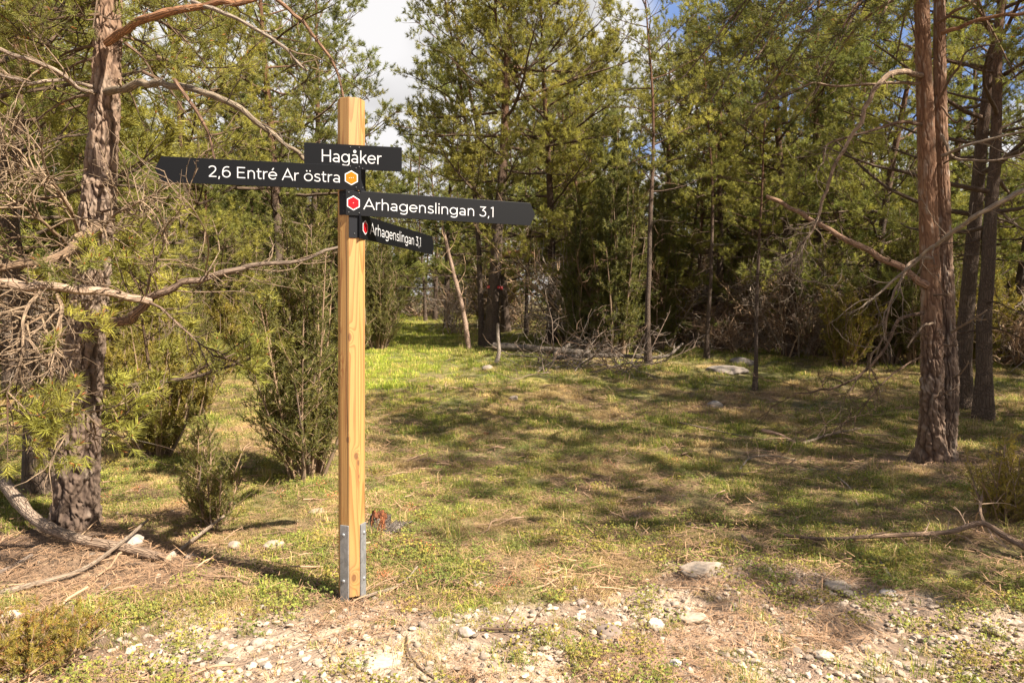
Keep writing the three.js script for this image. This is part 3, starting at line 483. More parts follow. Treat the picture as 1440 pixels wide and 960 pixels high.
{ // pine on the near side of the clearing with its thicket of dead twigs
  const R = RNG(11), base = G(104, 742), D0 = -base.z;
  const t = thing('pine_tree', base, 'rough-barked old pine with a thicket of bare twigs, standing beside the signpost', 'pine tree');
  const tp = px([[104, 742, 4.5], [112, 600, 4.5], [122, 450, 4.5], [136, 300, 4.5], [147, 150, 4.5], [153, 0, 4.5], [158, -150, 4.5]]); tp[0].copy(base).y -= 0.06; tp.push(V(-2.5, 6.6, -4.4), V(-2.4, 8.6, -4.3));
  const m = reliefTrunk(tp, (u, l) => lerp(0.122, 0.035, Math.pow(u, 1.1)) + 0.05 * Math.exp(-l / 0.14), (u) => ss(0.3, 0.75, u) * 0.6, { seed: 3, rows: 520, sides: 110, plate: 0.04, deep: 1.1, origin: base, flake: 0.45, low: [0.09, 0.058, 0.04], grey: [0.18, 0.125, 0.088] }); t.add(m);
  const pale = [0.62, 0.44, 0.28], grey = [0.34, 0.27, 0.21];
  limb(t, px([[120, 438, 4.48], [150, 452, 4.32], [185, 447, 4.2], [211, 420, 4.12], [250, 402, 4.12], [330, 378, 4.2], [400, 371, 4.3], [478, 347, 4.45]]), 0.036, 0.008, { bark: (u) => mixc([0.25, 0.14, 0.085], [0.3, 0.23, 0.17], u), dead: { from: 0.45, step: 0.16, len: 0.4, r: 0.0045, col: pale } }, R, 24);
  limb(t, px([[212, 424, 4.1], [160, 413, 3.95], [100, 406, 3.85], [40, 402, 3.75], [-60, 394, 3.6]]), 0.021, 0.025, { bark: [0.5, 0.36, 0.25], dead: { from: 0.1, step: 0.12, len: 0.45, r: 0.005, col: pale } }, R);
  limb(t, px([[140, 320, 4.45], [115, 335, 4.1], [75, 362, 3.9], [30, 372, 3.8], [-50, 390, 3.7]]), 0.03, 0.02, { bark: C.twig, dead: { from: 0.15, step: 0.1, len: 0.5, r: 0.0055, col: C.dead } }, R);
  limb(t, px([[146, 130, 4.45], [200, 118, 4.3], [260, 122, 4.15], [330, 150, 4.05], [380, 188, 4.05], [430, 226, 4.15]]), 0.026, 0.012, { bark: [0.3, 0.235, 0.16], dead: { from: 0.35, step: 0.25, len: 0.35, r: 0.004, col: grey } }, R, 20);
  limb(t, px([[150, 60, 4.4], [195, 30, 4.1], [240, 17, 4.0], [290, 9, 4.0], [350, 0, 4.0], [430, -35, 4.1]]), 0.026, 0.014, { bark: [0.40, 0.2, 0.095] }, R, 20);
  limb(t, px([[270, 2, 4.05], [310, 18, 3.95], [350, 36, 3.95], [400, 69, 3.98], [432, 99, 4.0]]), 0.013, 0.008, { bark: [0.42, 0.34, 0.26], dead: { from: 0.5, step: 0.2, len: 0.3, r: 0.0052, col: pale } }, R);
  limb(t, px([[352, -40, 4.05], [386, -4, 4.0], [420, 26, 4.0], [448, 58, 4.0], [470, 95, 4.02], [483, 138, 4.05]]), 0.014, 0.006, { bark: [0.33, 0.19, 0.11], dead: { from: 0.4, step: 0.25, len: 0.3, r: 0.004, col: C.twig } }, R);
  limb(t, px([[245, 112, 4.0], [272, 150, 3.98], [290, 184, 3.98], [302, 228, 4.0]]), 0.012, 0.006, { bark: [0.28, 0.165, 0.1], dead: { from: 0.3, step: 0.2, len: 0.3, r: 0.003, col: C.twig } }, R);
  limb(t, px([[135, 130, 4.45], [110, 121, 4.2], [60, 90, 4.0], [0, 71, 3.9], [-70, 60, 3.8]]), 0.014, 0.01, { bark: [0.46, 0.35, 0.26], dead: { from: 0.2, step: 0.14, len: 0.4, r: 0.0052, col: pale } }, R);
  limb(t, px([[130, 122, 4.4], [85, 112, 4.1], [40, 118, 3.95], [-20, 95, 3.9]]), 0.011, 0.008, { bark: [0.46, 0.35, 0.26], dead: { from: 0.2, step: 0.14, len: 0.4, r: 0.0052, col: pale } }, R);
  limb(t, px([[288, 383, 4.14], [293, 348, 3.6], [284, 316, 3.15], [263, 284, 2.98], [240, 262, 2.95], [230, 240, 2.95]]), 0.0042, 0.0018, { bark: pale, lump: 0, dead: { from: 0.35, step: 0.13, len: 0.2, r: 0.0026, deep: 2, col: pale } }, R);
  limb(t, px([[263, 284, 2.98], [268, 258, 2.95], [278, 236, 2.95]]), 0.0026, 0.0016, { bark: pale, lump: 0, dead: { from: 0.2, step: 0.07, len: 0.12, r: 0.0026, deep: 2, col: pale } }, R);
  limb(t, px([[80, 408, 3.85], [88, 440, 3.75], [76, 480, 3.7], [72, 520, 3.65], [100, 560, 3.7], [140, 600, 3.8]]), 0.011, 0.005, { bark: [0.46, 0.32, 0.2], dead: { from: 0.1, step: 0.075, len: 0.42, r: 0.0055, col: pale } }, R, 18);
  limb(t, px([[60, 402, 3.8], [35, 440, 3.6], [30, 500, 3.5], [10, 560, 3.5]]), 0.009, 0.004, { bark: [0.46, 0.32, 0.2], dead: { from: 0.1, step: 0.07, len: 0.42, r: 0.0052, col: pale } }, R, 18);
  limb(t, px([[205, 423, 4.1], [235, 440, 4.0], [262, 466, 3.95], [300, 500, 3.95]]), 0.009, 0.003, { bark: [0.36, 0.24, 0.16], dead: { from: 0.2, step: 0.045, len: 0.3, r: 0.0032, col: [0.36, 0.25, 0.17] } }, R);
  limb(t, px([[115, 335, 4.4], [95, 290, 4.1], [70, 255, 3.9], [40, 235, 3.8]]), 0.013, 0.004, { bark: C.dead, dead: { from: 0.1, step: 0.05, len: 0.5, r: 0.0062, col: [0.62, 0.44, 0.27] } }, R);
  limb(t, px([[112, 360, 4.35], [70, 320, 4.0], [30, 290, 3.8], [-20, 275, 3.7]]), 0.012, 0.004, { bark: C.dead, dead: { from: 0.1, step: 0.05, len: 0.5, r: 0.0062, col: [0.62, 0.44, 0.27] } }, R);
  limb(t, px([[140, 330, 4.4], [165, 300, 4.1], [195, 285, 4.0], [235, 265, 4.0]]), 0.009, 0.003, { bark: C.dead, dead: { from: 0.1, step: 0.06, len: 0.45, r: 0.0056, col: [0.62, 0.44, 0.27] } }, R);
  limb(t, px([[205, 420, 4.08], [212, 380, 4.05], [228, 345, 4.05], [215, 300, 4.0]]), 0.007, 0.003, { bark: C.twig, dead: { from: 0.2, step: 0.06, len: 0.5, r: 0.0052, col: [0.62, 0.44, 0.27] } }, R);
  limb(t, px([[130, 420, 4.4], [90, 430, 4.0], [40, 455, 3.7], [-20, 470, 3.6]]), 0.01, 0.004, { bark: C.dead, dead: { from: 0.1, step: 0.055, len: 0.5, r: 0.006, col: [0.62, 0.44, 0.27] } }, R);
  limb(t, px([[135, 262, 4.45], [158, 256, 4.3], [150, 244, 4.25]]), 0.013, 0.006, { bark: C.deadBrown }, R);
  limb(t, px([[135, 300, 4.45], [175, 293, 4.3], [207, 296, 4.25]]), 0.010, 0.006, { bark: C.deadBrown, dead: { step: 0.1, len: 0.3, col: pale } }, R);
  // live sprays: [towards x, y, depth, from x, y]
  const live = [[40, 20, 3.9, 150, -60], [10, 55, 4.2, 148, 20], [215, 45, 4.6, 152, -40], [262, 62, 4.5, 152, -20], [300, 105, 4.7, 200, 20], [235, 150, 4.5, 175, 60], [205, 185, 4.7, 150, 90], [270, 175, 4.6, 200, 100], [60, 130, 4.4, 145, 80], [25, 190, 4.6, 140, 130], [75, 10, 4.5, 150, -80], [130, 40, 3.9, 152, -60], [290, 50, 4.7, 160, -40], [180, 0, 4.4, 152, -80], [0, 0, 4.1, 150, -110], [250, 105, 4.8, 165, 50], [310, 140, 4.7, 220, 80], [60, 75, 4.9, 148, 0], [20, 130, 5.0, 145, 60], [110, 110, 4.8, 146, 40], [195, 75, 4.9, 153, 10], [235, 20, 4.9, 154, -60]];
  for (const [x, y, d, fx, fy] of live) limb(t, px([[fx, fy, 4.45], [lerp(fx, x, 0.45), lerp(fy, y, 0.35) - 8, lerp(4.45, d, 0.5)], [x, y, d]]), 0.012, 0.003, { bark: (u) => mixc([0.3, 0.19, 0.12], C.twig, u), live: NEAR, sides: 5 }, R, 10);
  const low = [[170, 372, 4.1, 205, 420, 4.1], [205, 395, 4.15, 212, 420, 4.12], [130, 370, 4.0, 150, 412, 3.95], [100, 395, 3.8, 100, 407, 3.85], [60, 575, 3.6, 72, 520, 3.65], [20, 610, 3.5, 10, 560, 3.5], [200, 590, 3.9, 140, 600, 3.8], [185, 630, 3.9, 140, 600, 3.8], [120, 640, 3.8, 120, 580, 3.75], [60, 640, 3.6, 90, 550, 3.68], [20, 570, 3.6, 30, 500, 3.5], [360, 530, 4.0, 300, 500, 3.95], [330, 515, 4.0, 285, 487, 3.95], [150, 560, 3.9, 100, 560, 3.7], [110, 470, 3.8, 76, 480, 3.7], [10, 650, 3.4, 10, 560, 3.5]];
  for (const [x, y, d, fx, fy, fd] of low) limb(t, px([[fx, fy, fd], [lerp(fx, x, 0.5), lerp(fy, y, 0.5) - 6, lerp(fd, d, 0.5)], [x, y, d]]), 0.006, 0.002, { live: { ...NEAR, from: 0.15, subLen: 0.2, spacing: 0.06, n: 40, nl: 0.062, nw: 0.0042, tips: 0.7, col: [0.34, 0.33, 0.05] }, sides: 4, lump: 0 }, R, 8);
  for (let i = 0; i < 26; i++) { const u = 0.72 + 0.26 * i / 26, p = along(tp, u), az = i * 2.4, l = (1.6 * (1.15 - u * 0.8) + R() * 0.3) * (Math.cos(az) * 0.87 + Math.sin(az) * 0.5 > 0.2 ? 0.5 : 1); limb(t, [p, p.clone().add(V(Math.cos(az) * l * 0.5, 0.15, Math.sin(az) * l * 0.5)), p.clone().add(V(Math.cos(az) * l, 0.45, Math.sin(az) * l))], 0.018, 0.004, { live: MIDN, sides: 5 }, R, 8); }
}
{ // the twin-stemmed pine on the far side
  const R = RNG(23), base = G(1318, 648);
  const t = thing('twin_pine', base, 'twin-stemmed pine with orange upper bark and long bare drooping branches', 'pine tree');
  const D = 6.3, A = px([[1306, 648, D], [1311, 560, D], [1311, 470, D], [1307, 330, D], [1303, 200, D], [1299, 80, D], [1296, -20, D], [1292, -150, D]]); A[0].copy(base).add(V(-0.05, -0.06, 0)); A.push(V(3.5, 6.8, -6.2), V(3.45, 8.8, -6.1));
  const B = px([[1338, 648, D + 0.1], [1336, 560, D + 0.1], [1332, 440, D + 0.1], [1328, 320, D + 0.1], [1324, 200, D + 0.1], [1322, 80, D + 0.1], [1322, -20, D + 0.1], [1322, -150, D + 0.1]]); B[0].copy(base).add(V(0.09, -0.06, -0.06)); B.push(V(3.95, 6.6, -6.5), V(4.0, 8.4, -6.5));
  t.add(reliefTrunk(A, (u, l) => lerp(0.09, 0.035, Math.pow(u, 1.2)) + 0.11 * Math.exp(-l / 0.16), (u) => 0.15 + 0.85 * ss(0.12, 0.36, u), { seed: 8, rows: 400, sides: 96, plate: 0.036, deep: 1.25, origin: base, flake: 0.6, red: [0.16, 0.08, 0.042], grey: [0.10, 0.064, 0.045] }));
  t.add(reliefTrunk(B, (u, l) => lerp(0.07, 0.03, Math.pow(u, 1.2)) + 0.07 * Math.exp(-l / 0.16), (u) => 0.1 + 0.8 * ss(0.15, 0.45, u), { seed: 19, rows: 400, sides: 80, plate: 0.036, deep: 1.2, origin: base, flake: 0.95, red: [0.16, 0.08, 0.042] }));
  const pale = [0.40, 0.3, 0.205], brown = [0.24, 0.145, 0.085];
  const L = (p, r0, r1, bark, dead, n) => limb(t, px(p), r0, r1, { bark, dead, sides: 7 }, R, n ?? 18);
  L([[1296, 106, 6.25], [1270, 100, 6.0], [1250, 103, 5.9], [1232, 122, 5.85], [1215, 163, 5.8], [1190, 205, 5.8], [1167, 250, 5.8], [1152, 300, 5.8], [1138, 332, 5.8], [1120, 352, 5.8], [1110, 385, 5.8]], 0.026, 0.006, [0.36, 0.25, 0.165], { from: 0.7, step: 0.1, len: 0.4, r: 0.0052, col: pale }, 30);
  L([[1294, 117, 6.25], [1240, 117, 6.2], [1180, 121, 6.2], [1143, 118, 6.2], [1100, 135, 6.2], [1065, 147, 6.2]], 0.014, 0.005, [0.36, 0.25, 0.165], { from: 0.6, step: 0.14, len: 0.35, r: 0.0052, col: pale });
  L([[1296, 175, 6.25], [1272, 171, 6.1], [1240, 180, 6.0], [1195, 193, 5.9], [1165, 203, 5.85], [1158, 230, 5.8]], 0.016, 0.006, brown, { from: 0.5, step: 0.16, len: 0.4, r: 0.0052, col: pale });
  L([[1305, 402, 6.25], [1265, 374, 6.3], [1200, 341, 6.45], [1150, 313, 6.6], [1078, 276, 6.8]], 0.033, 0.018, [0.36, 0.22, 0.14], { from: 0.3, step: 0.3, len: 0.35, r: 0.005, col: brown });
  L([[1460, 258, 5.0], [1400, 286, 5.0], [1340, 325, 5.2], [1295, 362, 5.4], [1245, 405, 5.5], [1213, 432, 5.5]], 0.02, 0.007, [0.46, 0.36, 0.25], { from: 0.4, step: 0.14, len: 0.5, r: 0.005, col: pale });
  L([[1310, 363, 6.2], [1285, 367, 6.0], [1267, 395, 5.9], [1251, 428, 5.85], [1244, 470, 5.85], [1226, 500, 5.85], [1222, 530, 5.85]], 0.015, 0.004, [0.42, 0.3, 0.2], { from: 0.3, step: 0.13, len: 0.45, r: 0.0055, col: pale });
  L([[1298, 440, 6.2], [1262, 451, 6.0], [1246, 488, 5.9], [1212, 524, 5.85], [1170, 546, 5.85], [1118, 553, 5.9]], 0.017, 0.006, C.deadBrown, { from: 0.2, step: 0.13, len: 0.55, r: 0.005, col: brown });
  L([[1312, 454, 6.2], [1296, 460, 6.05], [1286, 474, 6.0], [1277, 489, 6.0]], 0.011, 0.007, [0.45, 0.33, 0.22], null, 10);
  L([[1338, 467, 6.3], [1365, 451, 6.1], [1389, 436, 6.0]], 0.012, 0.006, [0.45, 0.33, 0.22], null, 10);
  L([[1342, 530, 6.3], [1355, 520, 6.15], [1362, 507, 6.1]], 0.008, 0.005, [0.45, 0.33, 0.22], null, 8);
  L([[1326, 340, 6.3], [1350, 320, 6.1], [1385, 300, 6.0], [1450, 262, 5.9]], 0.012, 0.008, [0.40, 0.3, 0.2], { from: 0.3, step: 0.2, len: 0.4, r: 0.0052, col: pale });
  L([[1324, 46, 6.3], [1350, 38, 6.2], [1390, 25, 6.1], [1450, 18, 6.0]], 0.022, 0.014, [0.38, 0.2, 0.1], null);
  L([[1320, 32, 6.3], [1350, 12, 6.1], [1400, -12, 6.0]], 0.016, 0.01, [0.33, 0.2, 0.12], null);
  L([[1325, 220, 6.3], [1360, 205, 6.1], [1440, 184, 6.0], [1480, 180, 6.0]], 0.014, 0.009, [0.42, 0.32, 0.22], { from: 0.3, step: 0.2, len: 0.4, r: 0.0052, col: pale });
  L([[1325, 190, 6.3], [1345, 222, 6.2], [1400, 225, 6.0], [1470, 205, 6.0]], 0.014, 0.008, [0.38, 0.28, 0.19], { from: 0.3, step: 0.2, len: 0.4, r: 0.0052, col: pale });
  L([[1325, 150, 6.3], [1345, 172, 6.2], [1354, 166, 6.1]], 0.01, 0.006, brown, null, 8);
  L([[1320, 140, 6.25], [1340, 105, 6.1], [1365, 70, 6.0], [1400, 62, 6.0]], 0.012, 0.006, brown, { step: 0.2, len: 0.4, col: brown });
  L([[1297, 500, 6.25], [1240, 540, 6.0], [1200, 590, 5.9], [1160, 600, 5.85]], 0.008, 0.003, brown, { from: 0.2, step: 0.09, len: 0.5, r: 0.004, col: brown });
  for (const y of [230, 345, 415, 485, 560]) L([[1312 + 16 * R(), y, 6.15], [1335 + 16 * R(), y - 15 * R(), 6.0]], 0.009, 0.004, brown, null, 4);
  // overhanging live limbs at the top
  const live = [[1000, 140, 5.9, 1290, -120], [1055, 95, 5.6, 1290, -140], [1110, 55, 5.5, 1292, -120], [960, 110, 6.2, 1290, -160], [1180, 60, 5.5, 1294, -70], [1230, 50, 5.7, 1296, -40], [1080, 30, 6.2, 1290, -170], [1150, 105, 5.7, 1292, -60], [1010, 60, 6.4, 1290, -190], [1210, 20, 5.9, 1294, -100], [1260, 85, 6.4, 1298, -20], [1050, 170, 6.6, 1292, -60], [1130, 160, 6.7, 1294, -20], [1400, 60, 6.2, 1320, -60], [1430, 110, 6.6, 1322, -20]];
  for (const [x, y, d, fx, fy] of live) limb(t, px([[fx, fy, 6.3], [lerp(fx, x, 0.5), lerp(fy, y, 0.35) - 12, lerp(6.3, d, 0.5)], [x, y, d]]), 0.022, 0.005, { bark: (u) => mixc([0.36, 0.19, 0.1], C.twig, u), live: { ...MIDN, from: 0.35, tips: 0.3, col: [0.10, 0.115, 0.028] }, sides: 6 }, R, 12);
  for (let i = 0; i < 30; i++) { const T = i % 2 ? A : B, u = 0.7 + 0.29 * i / 30, p = along(T, u), az = i * 2.4, l = 1.9 * (1.2 - u * 0.8) + R() * 0.4; limb(t, [p, p.clone().add(V(Math.cos(az) * l * 0.5, 0.1, Math.sin(az) * l * 0.5)), p.clone().add(V(Math.cos(az) * l, 0.4, Math.sin(az) * l))], 0.02, 0.004, { live: { ...MIDN, n: 14, nl: 0.08, nw: 0.009, spacing: 0.14 }, sides: 5 }, R, 8); }
}
// ---------- the forest: pines, each a clone of one of a few grown ones ----------
const PROTO = {
  tall: [1, 2].map((s) => makePine(100 + s, { col: [[0.26, 0.23, 0.04], [0.16, 0.17, 0.034]][s - 1], h: 10, r: 0.135, limbs: 46, from: 0.27, reach: 2.4, dead: 8, wander: 0.09, mid: true, up0: -0.15, barkTop: 0.8 })),
  bushy: [1, 2, 3].map((s) => makePine(200 + s, { col: [[0.15, 0.175, 0.034], [0.27, 0.245, 0.038], [0.17, 0.19, 0.04]][s - 1], h: 7.5, r: 0.095, limbs: 44, from: 0.13, reach: 2.0, dead: 6, wander: 0.1, mid: s > 1, up0: -0.2, up1: 0.9, cone: s === 1 })),
  young: [1, 2].map((s) => makePine(400 + s, { col: [[0.24, 0.25, 0.036], [0.14, 0.17, 0.034]][s - 1], h: 4.6, r: 0.06, limbs: 34, from: 0.05, reach: 1.35, up0: 0.0, up1: 1.0, cone: true, wander: 0.08, spacing: 0.15 })),
  airy: [1, 2].map((s) => makePine(450 + s, { h: 9, r: 0.11, limbs: 30, from: 0.3, reach: 2.3, dead: 6, bare: 0.5, spacing: 0.2, subLen: 0.55, wander: 0.1 })),
  slender: [1, 2].map((s) => makePine(300 + s, { h: 8.5, r: 0.06, limbs: 28, from: 0.42, reach: 1.3, dead: 14, up0: -0.1, wander: 0.1 })),
};
let seedP = RNG(77);
function pine(kind, k, pos, turn, scale, label, group, name = 'pine_tree') {
  const g = PROTO[kind][k % PROTO[kind].length].clone(); g.name = numbered(name); g.position.copy(pos); g.rotation.set(0.07 * Math.sin(pos.x * 7.3 + turn), turn, 0.07 * Math.cos(pos.z * 5.1 + turn)); g.scale.setScalar(scale); tag(g, label, 'pine tree', group); scene.add(g); return g;
}
{ // pines one can tell apart
  const tree = (kind, k, x, y, turn, s, label) => pine(kind, k, G(x, y), turn, s, label);
  { const b = G(691, 489); b.y -= 0.02;                                // the banded pine in the middle of the clearing
    const g = pine('tall', 0, b, 0.6, 1.06, 'tall dark-stemmed pine in mid clearing with a red band round its trunk');
    const ring = new THREE.Group(); const y = U(697, 404, -b.z).y - b.y, s = 1.06;
    const tape = shade(new THREE.Mesh(new THREE.CylinderGeometry(0.168, 0.170, 0.05, 28, 1, true), new THREE.MeshStandardMaterial({ color: new THREE.Color().setRGB(0.6, 0.03, 0.03), roughness: 0.5, side: THREE.DoubleSide }))); tape.name = 'marking_band'; tape.position.set(0.0, y / s, 0); g.add(tape);
    for (let i = 0; i < 16; i++) { const a = i / 16 * 6.2832, d = shade(new THREE.Mesh(new THREE.BoxGeometry(0.02, 0.018, 0.002), new THREE.MeshStandardMaterial({ color: new THREE.Color().setRGB(0.75, 0.72, 0.7), roughness: 0.6 }))); d.name = 'band_mark'; d.position.set(Math.sin(a) * 0.17, (i % 2 ? 0.008 : -0.008), Math.cos(a) * 0.17); d.rotation.y = a; tape.add(d); }
  }
  tree('slender', 0, 679, 488, 2.1, 1.12, 'slim reddish pine standing close against the red-banded pine');
  tree('slender', 1, 912, 515, 0.4, 0.85, 'thin dark pine sapling rising beside the grey log pile');
  tree('slender', 0, 1062, 549, 3.0, 0.55, 'short thin pine sapling in the sunny turf in front of the pale boulder');
  tree('slender', 1, 994, 503, 1.2, 0.72, 'thin pine with dark foot growing behind the pale boulder');
  tree('bushy', 2, 440, 468, 1.4, 1.45, 'tall round-crowned pine seen behind the signpost top');
  tree('bushy', 1, 775, 483, 1.0, 1.15, 'broad sunlit pine crown just behind the red-banded pine');
  tree('bushy', 2, 712, 468, 2.9, 1.35, 'big sunlit pine beyond the leaning dead stem');
  tree('bushy', 0, 552, 451, 0.8, 1.0, 'pointed far pine seen in the gap just beneath the arrow boards');
  tree('bushy', 2, 612, 449, 2.2, 0.95, 'far round pine in the gap beside the leaning dead stem');
  tree('slender', 1, 598, 452, 4.0, 0.95, 'far pine leaning over the end of the grassy path');
  tree('airy', 0, 1352, 575, 3.6, 0.95, 'dark straight pine right behind the twin-stemmed pine');
  { const g = pine('airy', 1, G(1382, 588), 2.6, 0.85, 'thick-footed pine leaning beside the twin-stemmed pine'); g.rotation.set(0, 2.6, -0.07); }
  tree('bushy', 1, 60, 690, 0.9, 0.95, 'dark pine half hidden behind the rough-barked old pine');
  tree('tall', 1, 945, 480, 5.0, 0.72, 'stout dark pine deep in the shade behind the grey log pile');
  tree('bushy', 2, 835, 478, 2.2, 0.92, 'spreading pine behind the dark junipers in mid clearing');
  tree('tall', 0, 1162, 478, 1.0, 0.85, 'first of two sunlit slim pines standing side by side in the shaded wood');
  tree('slender', 0, 1182, 476, 4.4, 1.1, 'second of two sunlit slim pines standing side by side, the thinner one');
  tree('bushy', 2, 1110, 500, 3.3, 1.05, 'broad green pine filling the middle of the shaded wood');
  tree('bushy', 1, 1010, 490, 0.3, 0.95, 'thick green pine behind the thin sapling with dark foot');
  tree('bushy', 2, 1225, 505, 5.2, 1.0, 'low-crowned pine just behind the long drooping bare branch');
  tree('tall', 1, 1422, 500, 0.3, 0.9, 'slim pine beside the rusty patch of leaves at the picture edge');
  tree('bushy', 1, 250, 520, 2.4, 1.0, 'bushy pine behind the yellow-green juniper');
  tree('bushy', 0, 345, 470, 4.1, 0.95, 'pointed dark young pine behind the arrow board tip');
  tree('bushy', 2, 20, 560, 1.8, 1.1, 'broad pine at the edge of the wood past the dead twigs');
}
{ // the lit front row of the wood
  const R = RNG(1212), rows = [[865, 478], [900, 470], [960, 486], [985, 470], [1035, 478], [1075, 488], [1130, 470], [1150, 492], [1205, 486], [1250, 494], [1290, 478], [1395, 492], [1430, 480], [800, 472], [740, 470], [630, 462]];
  rows.forEach(([x, y], i) => pine(['young', 'slender', 'slender', 'airy'][i % 4], i, G(x, y).add(V(0, -0.04, 0)), R() * 6, 0.72 + 0.3 * R(), 'thin pine along the front edge of the wood', 'thin pines along the front edge of the wood'));
}
{ // off to the sunny side, past the edge of the picture: pines whose shade falls across the turf
  const g = 'pines beyond the sunny edge of the clearing', l = 'pine beyond the sunny edge of the clearing, shading the turf';
  for (const [x, z, k, s, kind] of [[8.6, -2.2, 1, 0.8, 'slender'], [9.8, -5.6, 0, 1.0, 'tall'], [8.2, -8.0, 1, 0.75, 'slender'], [12.5, -1.2, 0, 0.9, 'tall'], [13.5, -8.5, 1, 1, 'tall'], [6.9, -4.9, 1, 0.95, 'airy'], [7.6, -1.5, 0, 0.95, 'airy'], [8.9, -3.6, 0, 1.05, 'airy'], [5.6, -3.9, 1, 0.9, 'airy'], [6.7, -0.9, 0, 1.15, 'slender'], [7.6, -6.9, 0, 1.05, 'airy'], [10.6, -3.4, 0, 0.95, 'tall']]) pine(kind, k, ground(x, z), k * 2.1 + x, s, l, g);
}
{ const b = ground(7, -3.05), t = thing('pine_tree', b, 'pine just past the sunny edge whose long low bough reaches over the turf', 'pine tree'), R = RNG(55);
  for (const c of PROTO.slender[0].children) t.add(c.clone());
  limb(t, [V(7, 3.4, -3.05), V(5.5, 3.15, -3.15), V(4, 3.05, -3.1), V(2.7, 3.2, -3.15)], 0.075, 0.045, { dead: { step: 0.25, len: 0.5, r: 0.008, col: C.dead } }, R);
  limb(t, [V(6.8, 3.5, -3.0), V(5.6, 3.3, -2.9), V(4.6, 3.4, -2.9)], 0.025, 0.01, { live: MIDN }, R);
}
{ // the far end of the path
  const R = RNG(91); for (let i = 0; i < 26; i++) { const d = 33 + 3 * (i % 5) + R() * 2, x = -0.8 - 0.105 * d + (R() - 0.5) * 9; pine(i % 3 ? 'young' : 'bushy', i, ground(x, -d), R() * 6, 0.9 + 0.4 * R(), 'pine closing off the far end of the grassy path', 'pines at the far end of the grassy path'); }
}
{ // the wood beyond: one kind, nothing tells them apart
  const R = RNG(404), taken = []; let made = 0;
  for (let i = 0; i < 6000 && made < 260; i++) {
    const d = 11 + Math.pow(R(), 0.9) * 52, x = (R() * 2 - 1) * (d * 0.9 + 3), px0 = 720 + x / d * 1000;
    const path = Math.abs(x - (-0.8 - 0.085 * d)) < (d < 34 ? 1.9 : -1);
    const clear = (x > 5 && x < 15 && d < 15) || (d < 21 && px0 > 470 && px0 < 850) || (d < 14.5 && px0 > 240 && px0 < 1180) || path;
    const need = d < 24 ? 1.6 : 2.1;
    if (clear || taken.some(([a, b]) => (a - x) ** 2 + (b - d) ** 2 < need * need)) continue;
    taken.push([x, d]); made++;
    const q = R(), gap = (px0 > 470 && px0 < 640) || (px0 > 835 && px0 < 975 && d < 24) || (((px0 > 150 && px0 < 350) || px0 > 1150) && d < 30 && R() < 0.8), kind = gap ? 'young' : q < 0.32 ? 'tall' : q < 0.62 ? 'bushy' : q < 0.86 ? 'young' : 'slender';
    pine(kind, Math.floor(R() * 6), ground(x, -d).add(V(0, -0.05, 0)), R() * 6.28, (kind === 'bushy' ? 0.95 : 0.85) + R() * 0.25, 'pine standing in the dense wood beyond the clearing', 'pines in the dense wood beyond the clearing');
  }
}
// ---------- junipers and brush ----------
function plant(name, src, pos, turn, s, label, cat, group) { const g = src.clone(); g.name = numbered(name); g.position.copy(pos); g.rotation.y = turn; g.scale.setScalar(s); tag(g, label, cat, group); scene.add(g); return g; }
const JUN = {
  column: makeJuniper(501, { stems: 30, h: 1.95, w: 0.95, from: 0.12, lean: 0.4, spray: 0.3, n: 12, yellow: 0.15, step: 0.036, dark: 0.5 }),
  bushy: makeJuniper(502, { stems: 22, h: 1.35, w: 1.0, from: 0.08, lean: 0.5, spray: 0.22, yellow: 0.7, step: 0.045, dark: 0.3, per: 7, nl: 0.032, nw: 0.009, tuft: 0.06 }),
  small: makeJuniper(503, { stems: 12, h: 0.64, w: 0.5, from: 0.1, lean: 0.45, spray: 0.2, step: 0.022, n: 11, nl: 0.02, nw: 0.005, tuft: 0.035, r: 0.008, yellow: 0.25 }),
  low: makeJuniper(504, { stems: 60, h: 0.21, w: 0.52, from: 0.05, lean: 0.8, spray: 0.11, step: 0.017, n: 11, nl: 0.016, nw: 0.0036, tuft: 0.03, r: 0.006, yellow: 1.0, dark: 0.15, rust: 0.2 }),
  cone: makeJuniper(505, { stems: 26, h: 4.2, w: 1.5, from: 0.08, lean: 0.15, spray: 0.42, step: 0.085, n: 12, nl: 0.06, nw: 0.015, tuft: 0.09, r: 0.03, yellow: 0.08, dark: 0.9, per: 8 }),
  edge: makeJuniper(506, { stems: 26, h: 0.5, w: 0.5, from: 0.1, lean: 0.5, spray: 0.13, step: 0.024, n: 10, nl: 0.015, nw: 0.0034, tuft: 0.03, r: 0.007, yellow: 0.9, dark: 0.2 }),
};
plant('juniper', JUN.column, G(428, 672), 0.4, 1.1, 'tall many-stemmed juniper close behind the signpost', 'juniper');
plant('juniper', JUN.bushy, G(222, 640), 1.2, 1, 'sunlit yellow-green juniper between the old pine and the many-stemmed juniper', 'juniper');
plant('juniper', JUN.bushy, G(165, 600), 3.2, 0.95, 'yellow-green juniper tucked behind the trunk of the old pine', 'juniper');
plant('juniper', JUN.small, G(300, 742), 0.2, 1, 'little dark juniper alone on the turf in front of the tall one', 'juniper');
plant('juniper', JUN.low, G(48, 935), 0.9, 0.85, 'low sprawling yellow-green juniper with rusty tips on the gravel verge', 'juniper');
plant('juniper', JUN.edge, G(1415, 735), 0.5, 1, 'small yellow-green juniper at the end of the long fallen branch', 'juniper');
plant('juniper', JUN.column, G(530, 492), 2.0, 1.25, 'dark juniper beside the grassy path', 'juniper');
plant('juniper', JUN.cone, G(868, 500), 0.3, 1.05, 'tall dark pointed juniper above the grey log pile', 'juniper');
plant('juniper', JUN.cone, G(815, 494), 2.0, 0.72, 'shorter dark juniper next to the tall pointed one', 'juniper');
